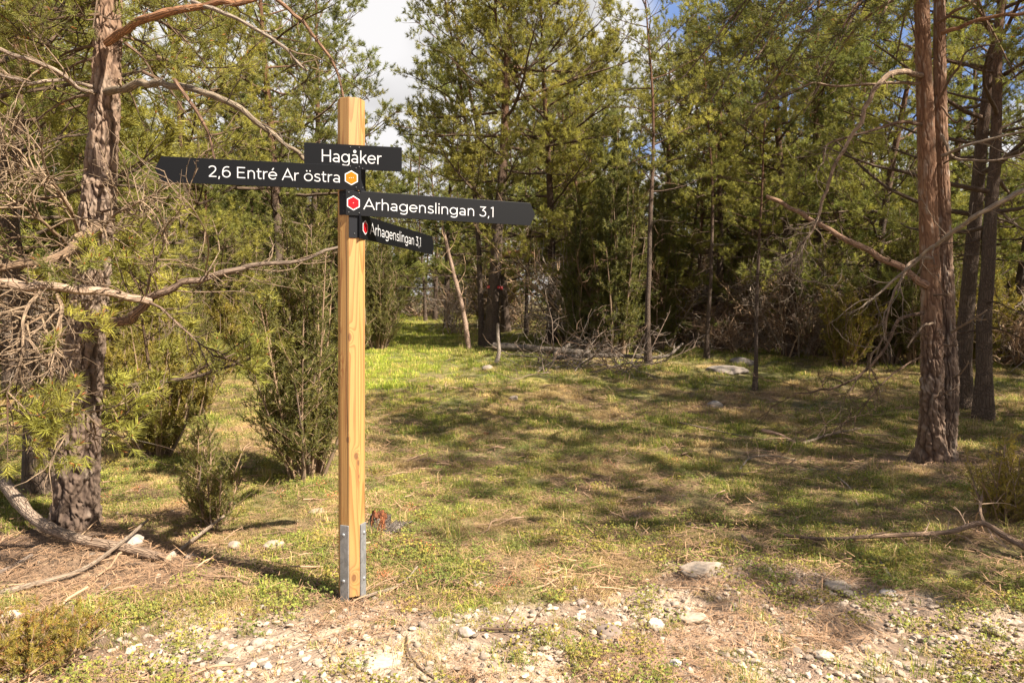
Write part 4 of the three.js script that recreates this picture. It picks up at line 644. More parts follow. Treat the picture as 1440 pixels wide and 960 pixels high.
plant('juniper', JUN.cone, G(925, 492), 4.0, 0.8, 'dark juniper behind the thin sapling by the log pile', 'juniper');
plant('juniper', JUN.cone, G(330, 500), 4.6, 0.62, 'dark juniper shading the turf behind the tall many-stemmed one', 'juniper');
plant('juniper', JUN.bushy, G(306, 528), 2.6, 1.15, 'yellow-green juniper at the sunny turf behind the little dark one', 'juniper');
plant('juniper', JUN.bushy, G(272, 588), 4.1, 0.85, 'smaller yellow-green juniper in front of the gap, nearest the little dark one', 'juniper');
plant('juniper', JUN.cone, G(318, 497), 1.1, 0.42, 'dark bushy juniper at the back of the small sunlit gap between the junipers', 'juniper');
plant('juniper', JUN.column, G(352, 502), 3.1, 1.25, 'tall juniper in the gap behind the sunny turf', 'juniper');
plant('juniper', JUN.bushy, G(196, 548), 5.0, 1.35, 'wide yellow-green juniper behind the pair next to the old pine', 'juniper');
plant('juniper', JUN.bushy, G(400, 500), 0.5, 1.3, 'yellow-green juniper partly hidden by the many-stemmed one', 'juniper');
pine('young', 0, G(288, 492), 1, 1.0, 'young green pine above the sunny turf, between old pine and post');
pine('young', 1, G(385, 478), 2, 1.05, 'young green pine behind the many-stemmed juniper');
pine('young', 0, G(462, 470), 4, 0.9, 'young green pine right behind the post');
pine('young', 1, G(140, 520), 4, 1.1, 'young green pine behind the trunk of the old pine');
plant('juniper', JUN.column, G(268, 560), 4.6, 0.8, 'dull green juniper standing behind the sunlit yellow-green one', 'juniper');
{
  const R = RNG(808), brush = [makeBrush(601, { stems: 22, h: 1.5, w: 1.2 }), makeBrush(602, { stems: 26, h: 0.9, w: 1.4, out: 1.3 })];
  const spots = [[1120, 500, 1.2], [1180, 495, 1.1], [1240, 500, 1.2], [870, 494, 1.0], [930, 488, 1.1], [1040, 496, 0.8], [1090, 494, 0.9], [1150, 500, 0.9], [1210, 504, 0.8], [590, 446, 1.4], [380, 480, 1.2], [300, 490, 1.1], [1060, 490, 1.1], [1000, 492, 0.9], [640, 470, 0.9], [160, 540, 1.2], [60, 540, 1.3], [1400, 510, 1.2]];
  spots.forEach(([x, y, s], i) => plant('dead_bush', brush[i % 2], G(x, y), R() * 6, s * 1.1, 'leafless brown brush at the foot of the wood', 'dead bush', 'leafless brush along the edge of the wood'));
  for (let i = 0, made = 0; i < 2000 && made < 150; i++) {
    const d = 12.5 + R() * R() * 28, x = (R() * 2 - 1) * d * 0.85, p0 = 720 + x / d * 1000; if ((d < 22 && p0 > 480 && p0 < 760) || Math.abs(x + 0.8 + 0.085 * d) < 1.7 || (d < 15 && p0 > 240 && p0 < 1150)) continue; made++;
    if (R() < 0.6) plant('juniper', R() < 0.5 ? JUN.column : JUN.bushy, ground(x, -d), R() * 6, 1 + R() * 0.9, 'juniper in the undergrowth of the dense wood', 'juniper', 'junipers in the undergrowth of the dense wood');
    else plant('dead_bush', brush[made % 2], ground(x, -d), R() * 6, 1 + R() * 0.8, 'leafless brush under the pines of the dense wood', 'dead bush', 'leafless brush in the dense wood');
  }
}

// ---------- fallen wood ----------
function fallen(name, label, pts, r0, r1, col, R, o = {}) {
  const P = smooth(pts, o.n ?? 22), c = P[Math.floor(P.length / 2)].clone(); c.y = H(c.x, c.z); const t = thing(name, c, label, o.cat ?? 'fallen branch', o.group);
  const W = new Buf(c); W.tube(P, r0, r1, o.sides ?? 9, col, { lump: o.lump ?? 0.45, caps: true, capCol: [0.5, 0.37, 0.24] }); W.mesh(o.part ?? 'stem', M.bark, t);
  if (o.twigs) { const T = new Buf(c); deadTwigs(T, P, o.twigs, R); if (T.p.length) T.mesh('side_twig', M.twig, t).userData.kind = 'stuff'; }
  return t;
}
const GR = (list, r) => list.map(([x, y, up]) => { const p = G(x, y); p.y += (up ?? 0) + r; return p; });
{
  const R = RNG(31);
  fallen('fallen_tree', 'thick flaky-barked fallen trunk slanting past the foot of the old pine', GR([[-60, 690, 0.28], [0, 715, 0.2], [50, 752, 0.08], [110, 770, 0.03], [180, 780, 0.01], [236, 792, 0]], 0.02), 0.045, 0.026, (t) => mixc([0.36, 0.28, 0.21], [0.3, 0.2, 0.13], t), R, { cat: 'fallen trunk', twigs: { step: 0.5, len: 0.2, r: 0.005, deep: 1, col: C.dead } });
  fallen('fallen_branch', 'long bare grey-brown branch lying across the litter below the fallen trunk', GR([[-40, 848, 0], [40, 832, 0.02], [110, 812, 0.02], [160, 787, 0.05], [208, 757, 0.1]], 0.012), 0.017, 0.008, [0.36, 0.27, 0.19], R);
  fallen('fallen_branch', 'short straight stick propped in front of the little dark juniper', GR([[250, 778, 0], [285, 762, 0.05], [315, 748, 0.09]], 0.01), 0.012, 0.009, [0.37, 0.28, 0.2], R);
  fallen('fallen_branch', 'thin bleached stick along the lower edge of the litter', GR([[-20, 872, 0], [60, 862, 0.01], [130, 842, 0.01], [155, 830, 0.03]], 0.008), 0.008, 0.004, [0.46, 0.37, 0.27], R, { twigs: { step: 0.1, len: 0.2, r: 0.003, deep: 1, col: C.dead } });
  fallen('fallen_branch', 'short brown stick beneath the end of the fallen trunk', GR([[150, 803, 0], [175, 799, 0.01], [200, 797, 0.01]], 0.008), 0.008, 0.006, [0.33, 0.22, 0.14], R);
  fallen('fallen_branch', 'dark stick in the litter at the picture edge under the old pine', GR([[-30, 818, 0], [10, 805, 0.01], [45, 790, 0.03]], 0.01), 0.012, 0.009, [0.3, 0.23, 0.18], R);
  fallen('fallen_branch', 'long knobbly branch with side stubs lying across the turf, hooked at its thick end', GR([[1100, 762, 0.02], [1160, 770, 0.03], [1220, 769, 0.04], [1290, 768, 0.05], [1340, 766, 0.06], [1382, 764, 0.1], [1415, 775, 0.06], [1460, 795, 0.04]], 0.022), 0.009, 0.019, [0.38, 0.25, 0.16], R, { twigs: { from: 0.08, step: 0.11, len: 0.22, r: 0.0055, deep: 2, col: [0.34, 0.23, 0.15] } });
  fallen('fallen_branch', 'upturned fork of the long knobbly branch by the small edge juniper', GR([[1386, 764, 0.08], [1378, 752, 0.14], [1380, 742, 0.2]], 0.008), 0.012, 0.006, [0.38, 0.25, 0.16], R, { twigs: { step: 0.08, len: 0.2, r: 0.005, deep: 2, col: C.dead } });
  fallen('fallen_branch', 'slim twig on the turf pointing from the twin pine towards the log pile', GR([[930, 592, 0.02], [970, 603, 0.04], [1020, 613, 0.03], [1075, 622, 0.02]], 0.008), 0.01, 0.006, [0.37, 0.27, 0.19], R, { twigs: { step: 0.3, len: 0.4, r: 0.005, deep: 2, col: C.dead } });
  fallen('fallen_branch', 'thick broken reddish piece of branch lying in mid turf', GR([[1072, 610, 0.02], [1095, 617, 0.03], [1118, 628, 0.02]], 0.015), 0.024, 0.018, [0.4, 0.25, 0.17], R);
  fallen('fallen_branch', 'pale stripped branch with a twiggy end lying near the twin pine', GR([[1130, 628, 0.02], [1160, 620, 0.04], [1210, 611, 0.06]], 0.012), 0.017, 0.009, [0.5, 0.38, 0.26], R, { twigs: { step: 0.14, len: 0.5, r: 0.006, deep: 2, col: C.dead } });
  fallen('fallen_branch', 'white bent twig lying on the sunny turf', GR([[1040, 662, 0.0], [1060, 648, 0.03], [1090, 648, 0.04], [1120, 651, 0.02]], 0.006), 0.007, 0.005, [0.5, 0.42, 0.32], R, { twigs: { step: 0.2, len: 0.3, r: 0.004, deep: 1, col: C.dead } });
  fallen('fallen_branch', 'pale crooked twig standing out of the turf below the twin pine', GR([[1180, 678, 0.03], [1195, 690, 0.02], [1207, 712, 0.0]], 0.006), 0.008, 0.006, [0.5, 0.4, 0.29], R);
  fallen('fallen_branch', 'thin grey stick lying on turf below the bent white twig', GR([[1125, 664, 0.02], [1150, 664, 0.02], [1172, 665, 0.02]], 0.005), 0.006, 0.004, [0.42, 0.34, 0.26], R);
  fallen('fallen_branch', 'crooked pale twig leaning from the post foot', GR([[508, 846, 0.01], [530, 840, 0.015], [556, 832, 0.015], [570, 826, 0.025], [587, 812, 0.05]], 0.008), 0.009, 0.005, [0.47, 0.37, 0.27], R);
  fallen('fallen_branch', 'dark curved stick lying on the gravel below the signpost', GR([[675, 887, 0], [700, 890, 0.01], [735, 889, 0.01], [760, 885, 0.02]], 0.006), 0.007, 0.004, [0.3, 0.19, 0.12], R, { twigs: { step: 0.12, len: 0.15, r: 0.003, deep: 1, col: C.deadBrown } });
  fallen('fallen_branch', 'small stick beside the two pale boulders on the gravel', GR([[872, 860, 0], [890, 854, 0.01], [918, 851, 0.02]], 0.005), 0.007, 0.004, [0.35, 0.25, 0.18], R);
  fallen('fallen_branch', 'short dead wood chunk near the long knobbly branch', GR([[1236, 796, 0.01], [1244, 806, 0.01], [1255, 820, 0]], 0.01), 0.014, 0.011, [0.36, 0.29, 0.23], R);
  fallen('fallen_branch', 'short stub of wood on the gravel beside the flat slab', GR([[1044, 759, 0.02], [1055, 768, 0.01], [1065, 778, 0]], 0.008), 0.009, 0.008, [0.45, 0.33, 0.22], R);
  fallen('fallen_branch', 'thin dark twig running over the gravel in the bottom middle', GR([[812, 885, 0], [830, 900, 0.01], [848, 938, 0]], 0.004), 0.004, 0.002, [0.26, 0.17, 0.11], R);
  fallen('fallen_branch', 'slim twig curving over the gravel under the signpost', GR([[572, 895, 0], [576, 925, 0.01], [600, 948, 0], [640, 970, 0]], 0.004), 0.004, 0.003, [0.3, 0.2, 0.13], R, { twigs: { step: 0.14, len: 0.12, r: 0.002, deep: 1, col: C.deadBrown } });
  // the grey log pile
  const grey = [0.17, 0.138, 0.108];
  fallen('fallen_log', 'grey weathered log, thickest of the pile under the dark junipers', GR([[694, 500, 0.12], [730, 503, 0.14], [775, 505, 0.12], [830, 508, 0.1]], 0.05), 0.085, 0.05, grey, R, { cat: 'log', twigs: { from: 0.5, step: 0.25, len: 0.6, r: 0.01, deep: 2, col: grey } });
  fallen('fallen_log', 'long thin grey pole sticking out of the log pile over the turf', GR([[780, 512, 0.1], [860, 512, 0.14], [930, 513, 0.12], [960, 503, 0.25]], 0.02), 0.045, 0.02, grey, R, { cat: 'log', twigs: { step: 0.3, len: 0.7, r: 0.009, deep: 2, col: grey } });
  fallen('fallen_log', 'arched grey branch on top of the log pile', GR([[780, 508, 0.1], [815, 497, 0.25], [850, 492, 0.3], [905, 500, 0.1]], 0.02), 0.04, 0.018, grey, R, { cat: 'log', twigs: { step: 0.2, len: 0.7, r: 0.008, deep: 2, col: grey } });
  { const W = new Buf(G(820, 520)), R2 = RNG(66); for (let i = 0; i < 60; i++) { const p = G(750 + R2() * 150, 510 + R2() * 18), pts = curve(p.add(V(0, 0.02, 0)), V(R2() - 0.5, 0.35 * R2(), (R2() - 0.5) * 0.6), 0.5 + R2() * 0.8, 5, 0.5, -0.2, R2); W.tube(pts, 0.01, 0.004, 4, mixc(grey, C.deadBrown, R2() * 0.6)); deadTwigs(W, pts, { step: 0.16, len: 0.4, r: 0.005, deep: 1, col: mixc(grey, C.deadBrown, R2()) }, R2); }
    const t = thing('brushwood_heap', W.o, 'tangled heap of grey brushwood in front of the log pile', 'brushwood heap'); W.mesh('twig', M.twig, t); }
  // leaning and standing dead stems
  const stand = (pp, r0, r1, col, label, twigs) => fallen('dead_tree', label, pp, r0, r1, col, R, { cat: 'dead tree', twigs });
  const lean = (x0, y0, x1, y1, dd) => { const b = G(x0, y0), d = -b.z / Math.cos(0); const e = U(x1, y1, (b.clone().sub(camera.position).dot(FW)) + (dd ?? 0)); b.y -= 0.05; return [b, b.clone().lerp(e, 0.33).add(V(0.05, 0, 0)), b.clone().lerp(e, 0.66).add(V(0.02, 0, 0)), e]; };
  stand(lean(660, 492, 622, 318), 0.06, 0.03, [0.36, 0.25, 0.18], 'thin dead stem leaning away from the red-banded pine', { from: 0.2, step: 0.45, len: 0.8, r: 0.009, deep: 2, col: C.dead });
  stand(lean(696, 512, 700, 455), 0.04, 0.025, [0.38, 0.31, 0.25], 'short grey dead stump in front of the red-banded pine', null);
  stand(lean(1152, 480, 1128, 350), 0.045, 0.03, C.deadBrown, 'dark leaning dead stem in the shaded wood', { step: 0.5, len: 0.8, r: 0.008, deep: 2, col: C.deadBrown });
  stand(lean(862, 490, 885, 330), 0.05, 0.03, [0.24, 0.17, 0.12], 'leaning stem among the dark junipers', { step: 0.5, len: 0.8, r: 0.008, deep: 2, col: C.deadBrown });
  stand([G(709, 372), 0, 0].length ? px([[706, 360, 15.6], [722, 355, 15.4], [740, 353, 15.3], [756, 360, 15.2]]) : [], 0.05, 0.03, [0.45, 0.24, 0.12], 'stout broken limb jutting out of the red-banded pine', null);
  // the weathered stump end behind the post
  { const b = G(538, 748), R3 = RNG(9), t = thing('tree_stump', b, 'weathered splintered root stump just behind the post foot', 'stump');
    // jagged slabs of grey split wood: each a fluted shell that ends in splinters, with red rotten wood between
    const slab = (name, off, lean, r, h, seed, c0, c1) => { const W = new Buf(b), S = 44, K = 14; for (let k = 0; k <= K; k++) for (let q = 0; q <= S; q++) { const an = q % S / S * 6.2832, u = k / K, jag = 0.68 + 0.5 * n3(Math.cos(an) * 2.6 + seed, Math.sin(an) * 2.6, seed), flute = 1 + 0.5 * (n3(Math.cos(an) * 5 + seed, u * 1.5, Math.sin(an) * 5) - 0.5) + 0.25 * (n3(Math.cos(an) * 14 + seed, u * 3, Math.sin(an) * 14) - 0.5), y = h * u * jag, R0 = r * flute * (1.15 - 0.35 * u), x = off[0] + Math.cos(an) * R0 * 1.3 + lean[0] * y, z = off[1] + Math.sin(an) * R0 + lean[1] * y, g = n3(Math.cos(an) * 9 + seed, u * 4, Math.sin(an) * 9); W.vert(b.x + x, b.y - 0.03 + y, b.z + z, Math.cos(an), 0.35, Math.sin(an), q / S * 2, u * 0.4, mixc(c0, c1, g)); } { const m = W.vert(b.x + off[0] + lean[0] * h * 0.85, b.y - 0.035 + h * 0.8, b.z + off[1] + lean[1] * h * 0.85, 0, 1, 0, 0.5, 0.5, mixc(c0, c1, 0.6)), f = K * (S + 1); for (let q = 0; q < S; q++) W.i.push(m, f + q + 1, f + q); } for (let k = 0; k < K; k++) for (let q = 0; q < S; q++) { const a = k * (S + 1) + q; W.i.push(a, a + S + 1, a + 1, a + 1, a + S + 1, a + S + 2); } const g = W.geo(); g.computeVertexNormals(); const m = shade(new THREE.Mesh(g, M.bark)); m.name = name; t.add(m); };
    slab('stump_core', [-0.045, 0.0], [0.25, 0], 0.055, 0.14, 3.3, [0.3, 0.25, 0.2], [0.08, 0.055, 0.04]);
    slab('splinter', [0.01, 0.03], [1.0, 0.1], 0.04, 0.11, 7.1, [0.46, 0.39, 0.32], [0.13, 0.1, 0.08]);
    slab('splinter', [0.0, -0.03], [1.7, -0.1], 0.036, 0.085, 11.7, [0.48, 0.41, 0.33], [0.12, 0.09, 0.07]);
    slab('splinter', [0.045, 0.02], [2.2, 0.4], 0.032, 0.06, 15.2, [0.42, 0.35, 0.28], [0.12, 0.09, 0.07]);
    slab('splinter', [-0.07, 0.03], [-0.3, 0.2], 0.03, 0.1, 19.4, [0.27, 0.22, 0.18], [0.1, 0.07, 0.05]);
    slab('rotten_wood', [-0.03, 0.01], [0.1, 0], 0.04, 0.16, 23.9, [0.36, 0.12, 0.04], [0.17, 0.055, 0.02]); }
}

// ---------- rocks ----------
function rockGeo(seed, o = {}) {                                     // broken limestone: noise cut by a few planes
  const g0 = new THREE.IcosahedronGeometry(1, o.detail ?? 5), R = RNG(seed), p = g0.attributes.position, planes = [];
  for (let i = 0; i < (o.cuts ?? 7); i++) planes.push([V(R() - 0.5, R() - 0.5, R() - 0.5).normalize(), (o.flat ? 0.38 : 0.55) + 0.3 * R()]);
  const col = new Float32Array(p.count * 3), v = V(0, 0, 0), s = seed * 3.7;
  for (let i = 0; i < p.count; i++) {
    v.fromBufferAttribute(p, i).normalize(); const d = v.clone(); let r = 0.82 + 0.36 * (fbm(d.x * 1.6 + s, d.y * 1.6, d.z * 1.6, 3) - 0.5);
    for (const [n, k] of planes) { const q = d.dot(n); if (q > 0.01) r = Math.min(r, k / q); }
    r += 0.09 * (fbm(d.x * 5 + s, d.y * 5, d.z * 5, 3) - 0.5) + 0.06 * (fbm(d.x * 16 + s, d.y * 16, d.z * 16, 3) - 0.5); const [w1, w2] = (o.detail ?? 5) > 4 ? worley(d.x * 2.6 + s, d.y * 4.5, d.z * 2.6) : [0, 1]; r -= 0.05 * (1 - ss(0, 0.12, w2 - w1));
    v.multiplyScalar(r); v.x *= o.sx ?? 1; v.y *= o.sy ?? 0.7; v.z *= o.sz ?? 0.85; p.setXYZ(i, v.x, v.y, v.z);
    const k = 0.5 + 0.9 * fbm(d.x * 5 + s, d.y * 5, d.z * 5, 5), li = ss(0.6, 0.75, fbm(d.x * 4 + s + 9, d.y * 4, d.z * 4, 3)) * (o.lichen ?? 0.45), c = mixc(o.col ?? [0.31, 0.245, 0.185], [0.16, 0.14, 0.12], li); col.set([c[0] * k, c[1] * k, c[2] * k], i * 3);
  }
  g0.setAttribute('color', new THREE.BufferAttribute(col, 3)); g0.deleteAttribute('uv');
  const P = p.array, key = new Map(), N = new Float32Array(P.length), id = new Int32Array(p.count); let m = 0; const acc = [];   // smooth normals over shared corners
  for (let i = 0; i < p.count; i++) { const k = Math.round(P[i * 3] * 1e4) + ',' + Math.round(P[i * 3 + 1] * 1e4) + ',' + Math.round(P[i * 3 + 2] * 1e4); if (!key.has(k)) { key.set(k, m++); acc.push(V(0, 0, 0)); } id[i] = key.get(k); }
  const a = V(0, 0, 0), b = V(0, 0, 0), c = V(0, 0, 0);
  for (let i = 0; i < p.count; i += 3) { a.fromBufferAttribute(p, i); b.fromBufferAttribute(p, i + 1).sub(a); c.fromBufferAttribute(p, i + 2).sub(a); b.cross(c); for (let j = 0; j < 3; j++) acc[id[i + j]].add(b); }
  for (let i = 0; i < p.count; i++) { const n = acc[id[i]].clone().normalize(); N.set([n.x, n.y, n.z], i * 3); }
  if (o.flat) g0.deleteAttribute('normal'); else g0.setAttribute('normal', new THREE.BufferAttribute(N, 3)); return g0;
}
function rock(x, y, w, seed, label, o = {}, group) {                 // w: half width in photo pixels
  const p = G(x, y), s = w / F * p.clone().sub(camera.position).dot(FW), m = shade(new THREE.Mesh(o.geo ?? rockGeo(seed, o), M.stone)); m.name = numbered(o.name ?? 'rock'); m.position.copy(p); m.position.y += s * (o.sy ?? 0.7) * (o.lift ?? 0.35); m.rotation.y = o.turn ?? seed; if (o.tilt) m.rotation.z = o.tilt; m.scale.setScalar(s * 1.15); tag(m, label, 'rock', group); scene.add(m); return m;
}
rock(988, 806, 39, 1, 'flat-topped limestone slab half sunk at the edge of turf and gravel', { sy: 0.36, sz: 0.7, turn: 0.2, detail: 14, cuts: 12, lift: 0.3, lichen: 0.9, col: [0.277, 0.218, 0.165] });
rock(976, 874, 27, 2, 'broad pale boulder lying beside a smaller white one on the gravel', { sy: 0.4, sz: 0.6, turn: -0.1, detail: 14, lift: 0.2, col: [0.343, 0.264, 0.191] });
rock(921, 882, 15, 3, 'white angular stone next to the broad pale boulder', { sy: 0.75, turn: 0.6, detail: 9, lift: 0.2, col: [0.396, 0.33, 0.264] });
rock(528, 930, 42, 4, 'wide flat limestone plate bedded in the gravel below the signpost', { sy: 0.16, sz: 0.55, turn: 0.05, detail: 14, lift: 0.05, col: [0.37, 0.297, 0.228] });
rock(362, 907, 12, 5, 'pale wedge-shaped stone on the gravel before the yellow juniper', { sy: 0.65, turn: 1.3 });
rock(376, 940, 7, 6, 'small rounded white stone near the bottom edge of the gravel', { sy: 0.85, cuts: 2, col: [0.436, 0.396, 0.35] });
rock(14, 868, 16, 7, 'pale stone beside the bleached stick at the picture edge', { sy: 0.5, col: [0.409, 0.35, 0.284] });
rock(187, 766, 20, 8, 'pinkish rounded rock behind the end of the fallen trunk', { sy: 0.5, col: [0.33, 0.264, 0.218] });
rock(858, 892, 22, 9, 'dull brown rock in shade beside the small stick', { sy: 0.42, col: [0.198, 0.145, 0.112] });
rock(816, 850, 8, 10, 'brown rounded cobble in the shaded gravel', { sy: 0.8, cuts: 2, col: [0.238, 0.185, 0.152] });
rock(808, 832, 10, 11, 'pale cobble just above the brown rounded one', { sy: 0.6, col: [0.33, 0.284, 0.238] });
rock(654, 893, 11, 12, 'cream stone standing proud of the gravel by the dark curved stick', { sy: 0.9, col: [0.383, 0.31, 0.244] });
rock(685, 520, 9, 13, 'pale knobbly rock on the mound below the red-banded pine', { sy: 0.6, lichen: 0.8 });
rock(722, 562, 8, 14, 'grey rock lying in the turf of the mound', { sy: 0.6, lichen: 0.9 });
rock(1022, 522, 34, 15, 'big pale boulder in the sun behind the thin saplings', { sy: 0.26, detail: 10, lift: 0.0, col: [0.19, 0.155, 0.125], lichen: 0.9 });
rock(1046, 512, 22, 16, 'grey lichened boulder leaning on the big pale one', { sy: 0.45, detail: 9, lift: 0.1, col: [0.15, 0.125, 0.105], lichen: 1 });
rock(1092, 480, 9, 17, 'pointed grey rock at the foot of the shaded wood', { sy: 1.1, lichen: 0.8 });
rock(1004, 572, 14, 18, 'grey lichened rock in the mid turf', { sy: 0.5, lichen: 0.9, col: [0.224, 0.198, 0.172] });
rock(268, 786, 9, 19, 'white stone at the tip of the fallen trunk', { sy: 0.7 });
rock(242, 782, 8, 20, 'angular pale stone touching the fallen trunk end', { sy: 0.7 });
rock(330, 770, 12, 21, 'pale stone in the turf under the little juniper', { sy: 0.6 });
rock(386, 770, 17, 22, 'group-topping pale rock midway between juniper and post', { sy: 0.45 });
rock(445, 722, 14, 23, 'white lump of limestone in the turf just beside the shaded side of the signpost', { sy: 0.4 });
rock(672, 825, 11, 24, 'pale half-buried cobble in the weeds beyond the post', { sy: 0.7 });
rock(645, 822, 9, 25, 'whitish cobble beside the pale half-buried one', { sy: 0.7 });
rock(1180, 825, 22, 26, 'pale flat stone in the bare patch under the knobbly branch', { sy: 0.3 });
rock(1195, 838, 14, 27, 'narrow pale stone pointing down from the flat one', { sy: 0.4 });
rock(1250, 836, 14, 28, 'white flat stone beside the dead wood chunk', { sy: 0.35, col: [0.409, 0.356, 0.304] });
rock(1402, 890, 14, 29, 'pale rock among the weeds at the picture edge', { sy: 0.5 });
rock(1160, 925, 16, 30, 'cream stone sunk in dry grass on the gravel', { sy: 0.4, col: [0.383, 0.317, 0.244] });
rock(470, 905, 9, 31, 'small pale stone above the wide flat plate', { sy: 0.7 });
rock(950, 935, 10, 32, 'small white stone below the broad pale boulder', { sy: 0.7, col: [0.422, 0.376, 0.33] });
rock(1365, 955, 14, 33, 'pale stone at the lower edge among the white pebbles', { sy: 0.5 });
{
  const R = RNG(5151), geos = [41, 42, 43, 44].map((s) => rockGeo(s, { detail: 3, cuts: 6, sy: 0.6 })); let made = 0;
  for (let i = 0; i < 900 && made < 130; i++) { const x = R() * 1440, y = 840 + R() * 118, p = G(x, y); if (verge(p.x, p.z) < 0.6) continue; made++; rock(x, y, 4 + 6 * R() * R(), 200 + i, 'small loose limestone lump on the gravel verge', { geo: geos[i % 4], sy: 0.6, lift: 0.15, turn: R() * 6 }, 'small loose limestone lumps on the gravel verge'); }
}

// ---------- what nobody could count: grass, weeds, pebbles, litter ----------
const mat4 = new THREE.Matrix4(), quat = new THREE.Quaternion(), eul = new THREE.Euler();
function scatter(name, label, geo, mat, spots) {                     // spots: [x, y, z, turn, tilt, scale, heightScale, colour]
  const m = shade(new THREE.InstancedMesh(geo, mat, spots.length)); m.name = name; const c = new THREE.Color();
  spots.forEach((s, i) => { quat.setFromEuler(eul.set(s[4] * Math.cos(i), s[3], s[4] * Math.sin(i))); mat4.compose(V(s[0], s[1], s[2]), quat, V(s[5], s[6], s[5])); m.setMatrixAt(i, mat4); m.setColorAt(i, c.setRGB(...s[7])); });
  tag(m, label, name.replace(/_/g, ' ').replace(/ \d+$/, ''), null, 'stuff'); m.name = numbered(name); scene.add(m); return m;
}
function tuft(seed, blades, h, w, spread, flop, tones) {
  const R = RNG(seed), L = new Leaf();
  for (let i = 0; i < blades; i++) {
    const a = R() * 6.28, q = Math.sqrt(R()) * spread, x = Math.cos(a) * q, z = Math.sin(a) * q, b = R() * 6.28, f = flop * (0.3 + R()), l = h * (0.4 + 0.7 * R()), ww = w * (0.6 + 0.6 * R()), dx = Math.cos(b), dz = Math.sin(b), ox = -dz * ww / 2, oz = dx * ww / 2, k = 0.75 + 0.5 * R(), t = tones[Math.floor(R() * tones.length)];
    const m = [x + dx * l * f * 0.35, l * (0.62 - 0.15 * f), z + dz * l * f * 0.35], e = [x + dx * l * f, l * Math.max(0.12, 1 - 0.62 * f), z + dz * l * f], c = [t[0] * k, t[1] * k, t[2] * k];
    L.tri(x - ox, -0.01, z - oz, x + ox, -0.01, z + oz, m[0] + ox * 0.8, m[1], m[2] + oz * 0.8, ...c); L.tri(x - ox, -0.01, z - oz, m[0] + ox * 0.8, m[1], m[2] + oz * 0.8, m[0] - ox * 0.8, m[1], m[2] - oz * 0.8, ...c); L.tri(m[0] - ox * 0.8, m[1], m[2] - oz * 0.8, m[0] + ox * 0.8, m[1], m[2] + oz * 0.8, e[0], e[1], e[2], ...c);
  }
  return L.geo();
}
function weed(seed, leaves, r, col) {                                // a low rosette of small lobed leaves
  const R = RNG(seed), L = new Leaf();
  for (let i = 0; i < leaves; i++) {
    const a = R() * 6.28, d = r * (0.25 + 0.8 * R()), x = Math.cos(a) * d, z = Math.sin(a) * d, y = 0.008 + 0.03 * R(), k = 0.7 + 0.6 * R(), c = [col[0] * k, col[1] * k, col[2] * k], s = r * (0.12 + 0.12 * R());
    for (let j = -1; j < 2; j++) { const b = a + j * 0.8, ex = x + Math.cos(b) * s, ez = z + Math.sin(b) * s, px_ = -Math.sin(b) * s * 0.3, pz = Math.cos(b) * s * 0.3, mx = x + Math.cos(b) * s * 0.55, mz = z + Math.sin(b) * s * 0.55, my = y + 0.006; L.tri(x, y, z, mx + px_, my, mz + pz, mx - px_, my, mz - pz, ...c); L.tri(mx + px_, my, mz + pz, ex, y + 0.002 * j, ez, mx - px_, my, mz - pz, ...c); }
    L.tri(x * 0.1, 0, z * 0.1, x * 0.1 + 0.0015, 0, z * 0.1, x, y, z, c[0], c[1] * 0.8, c[2]);
  }
  return L.geo();
}
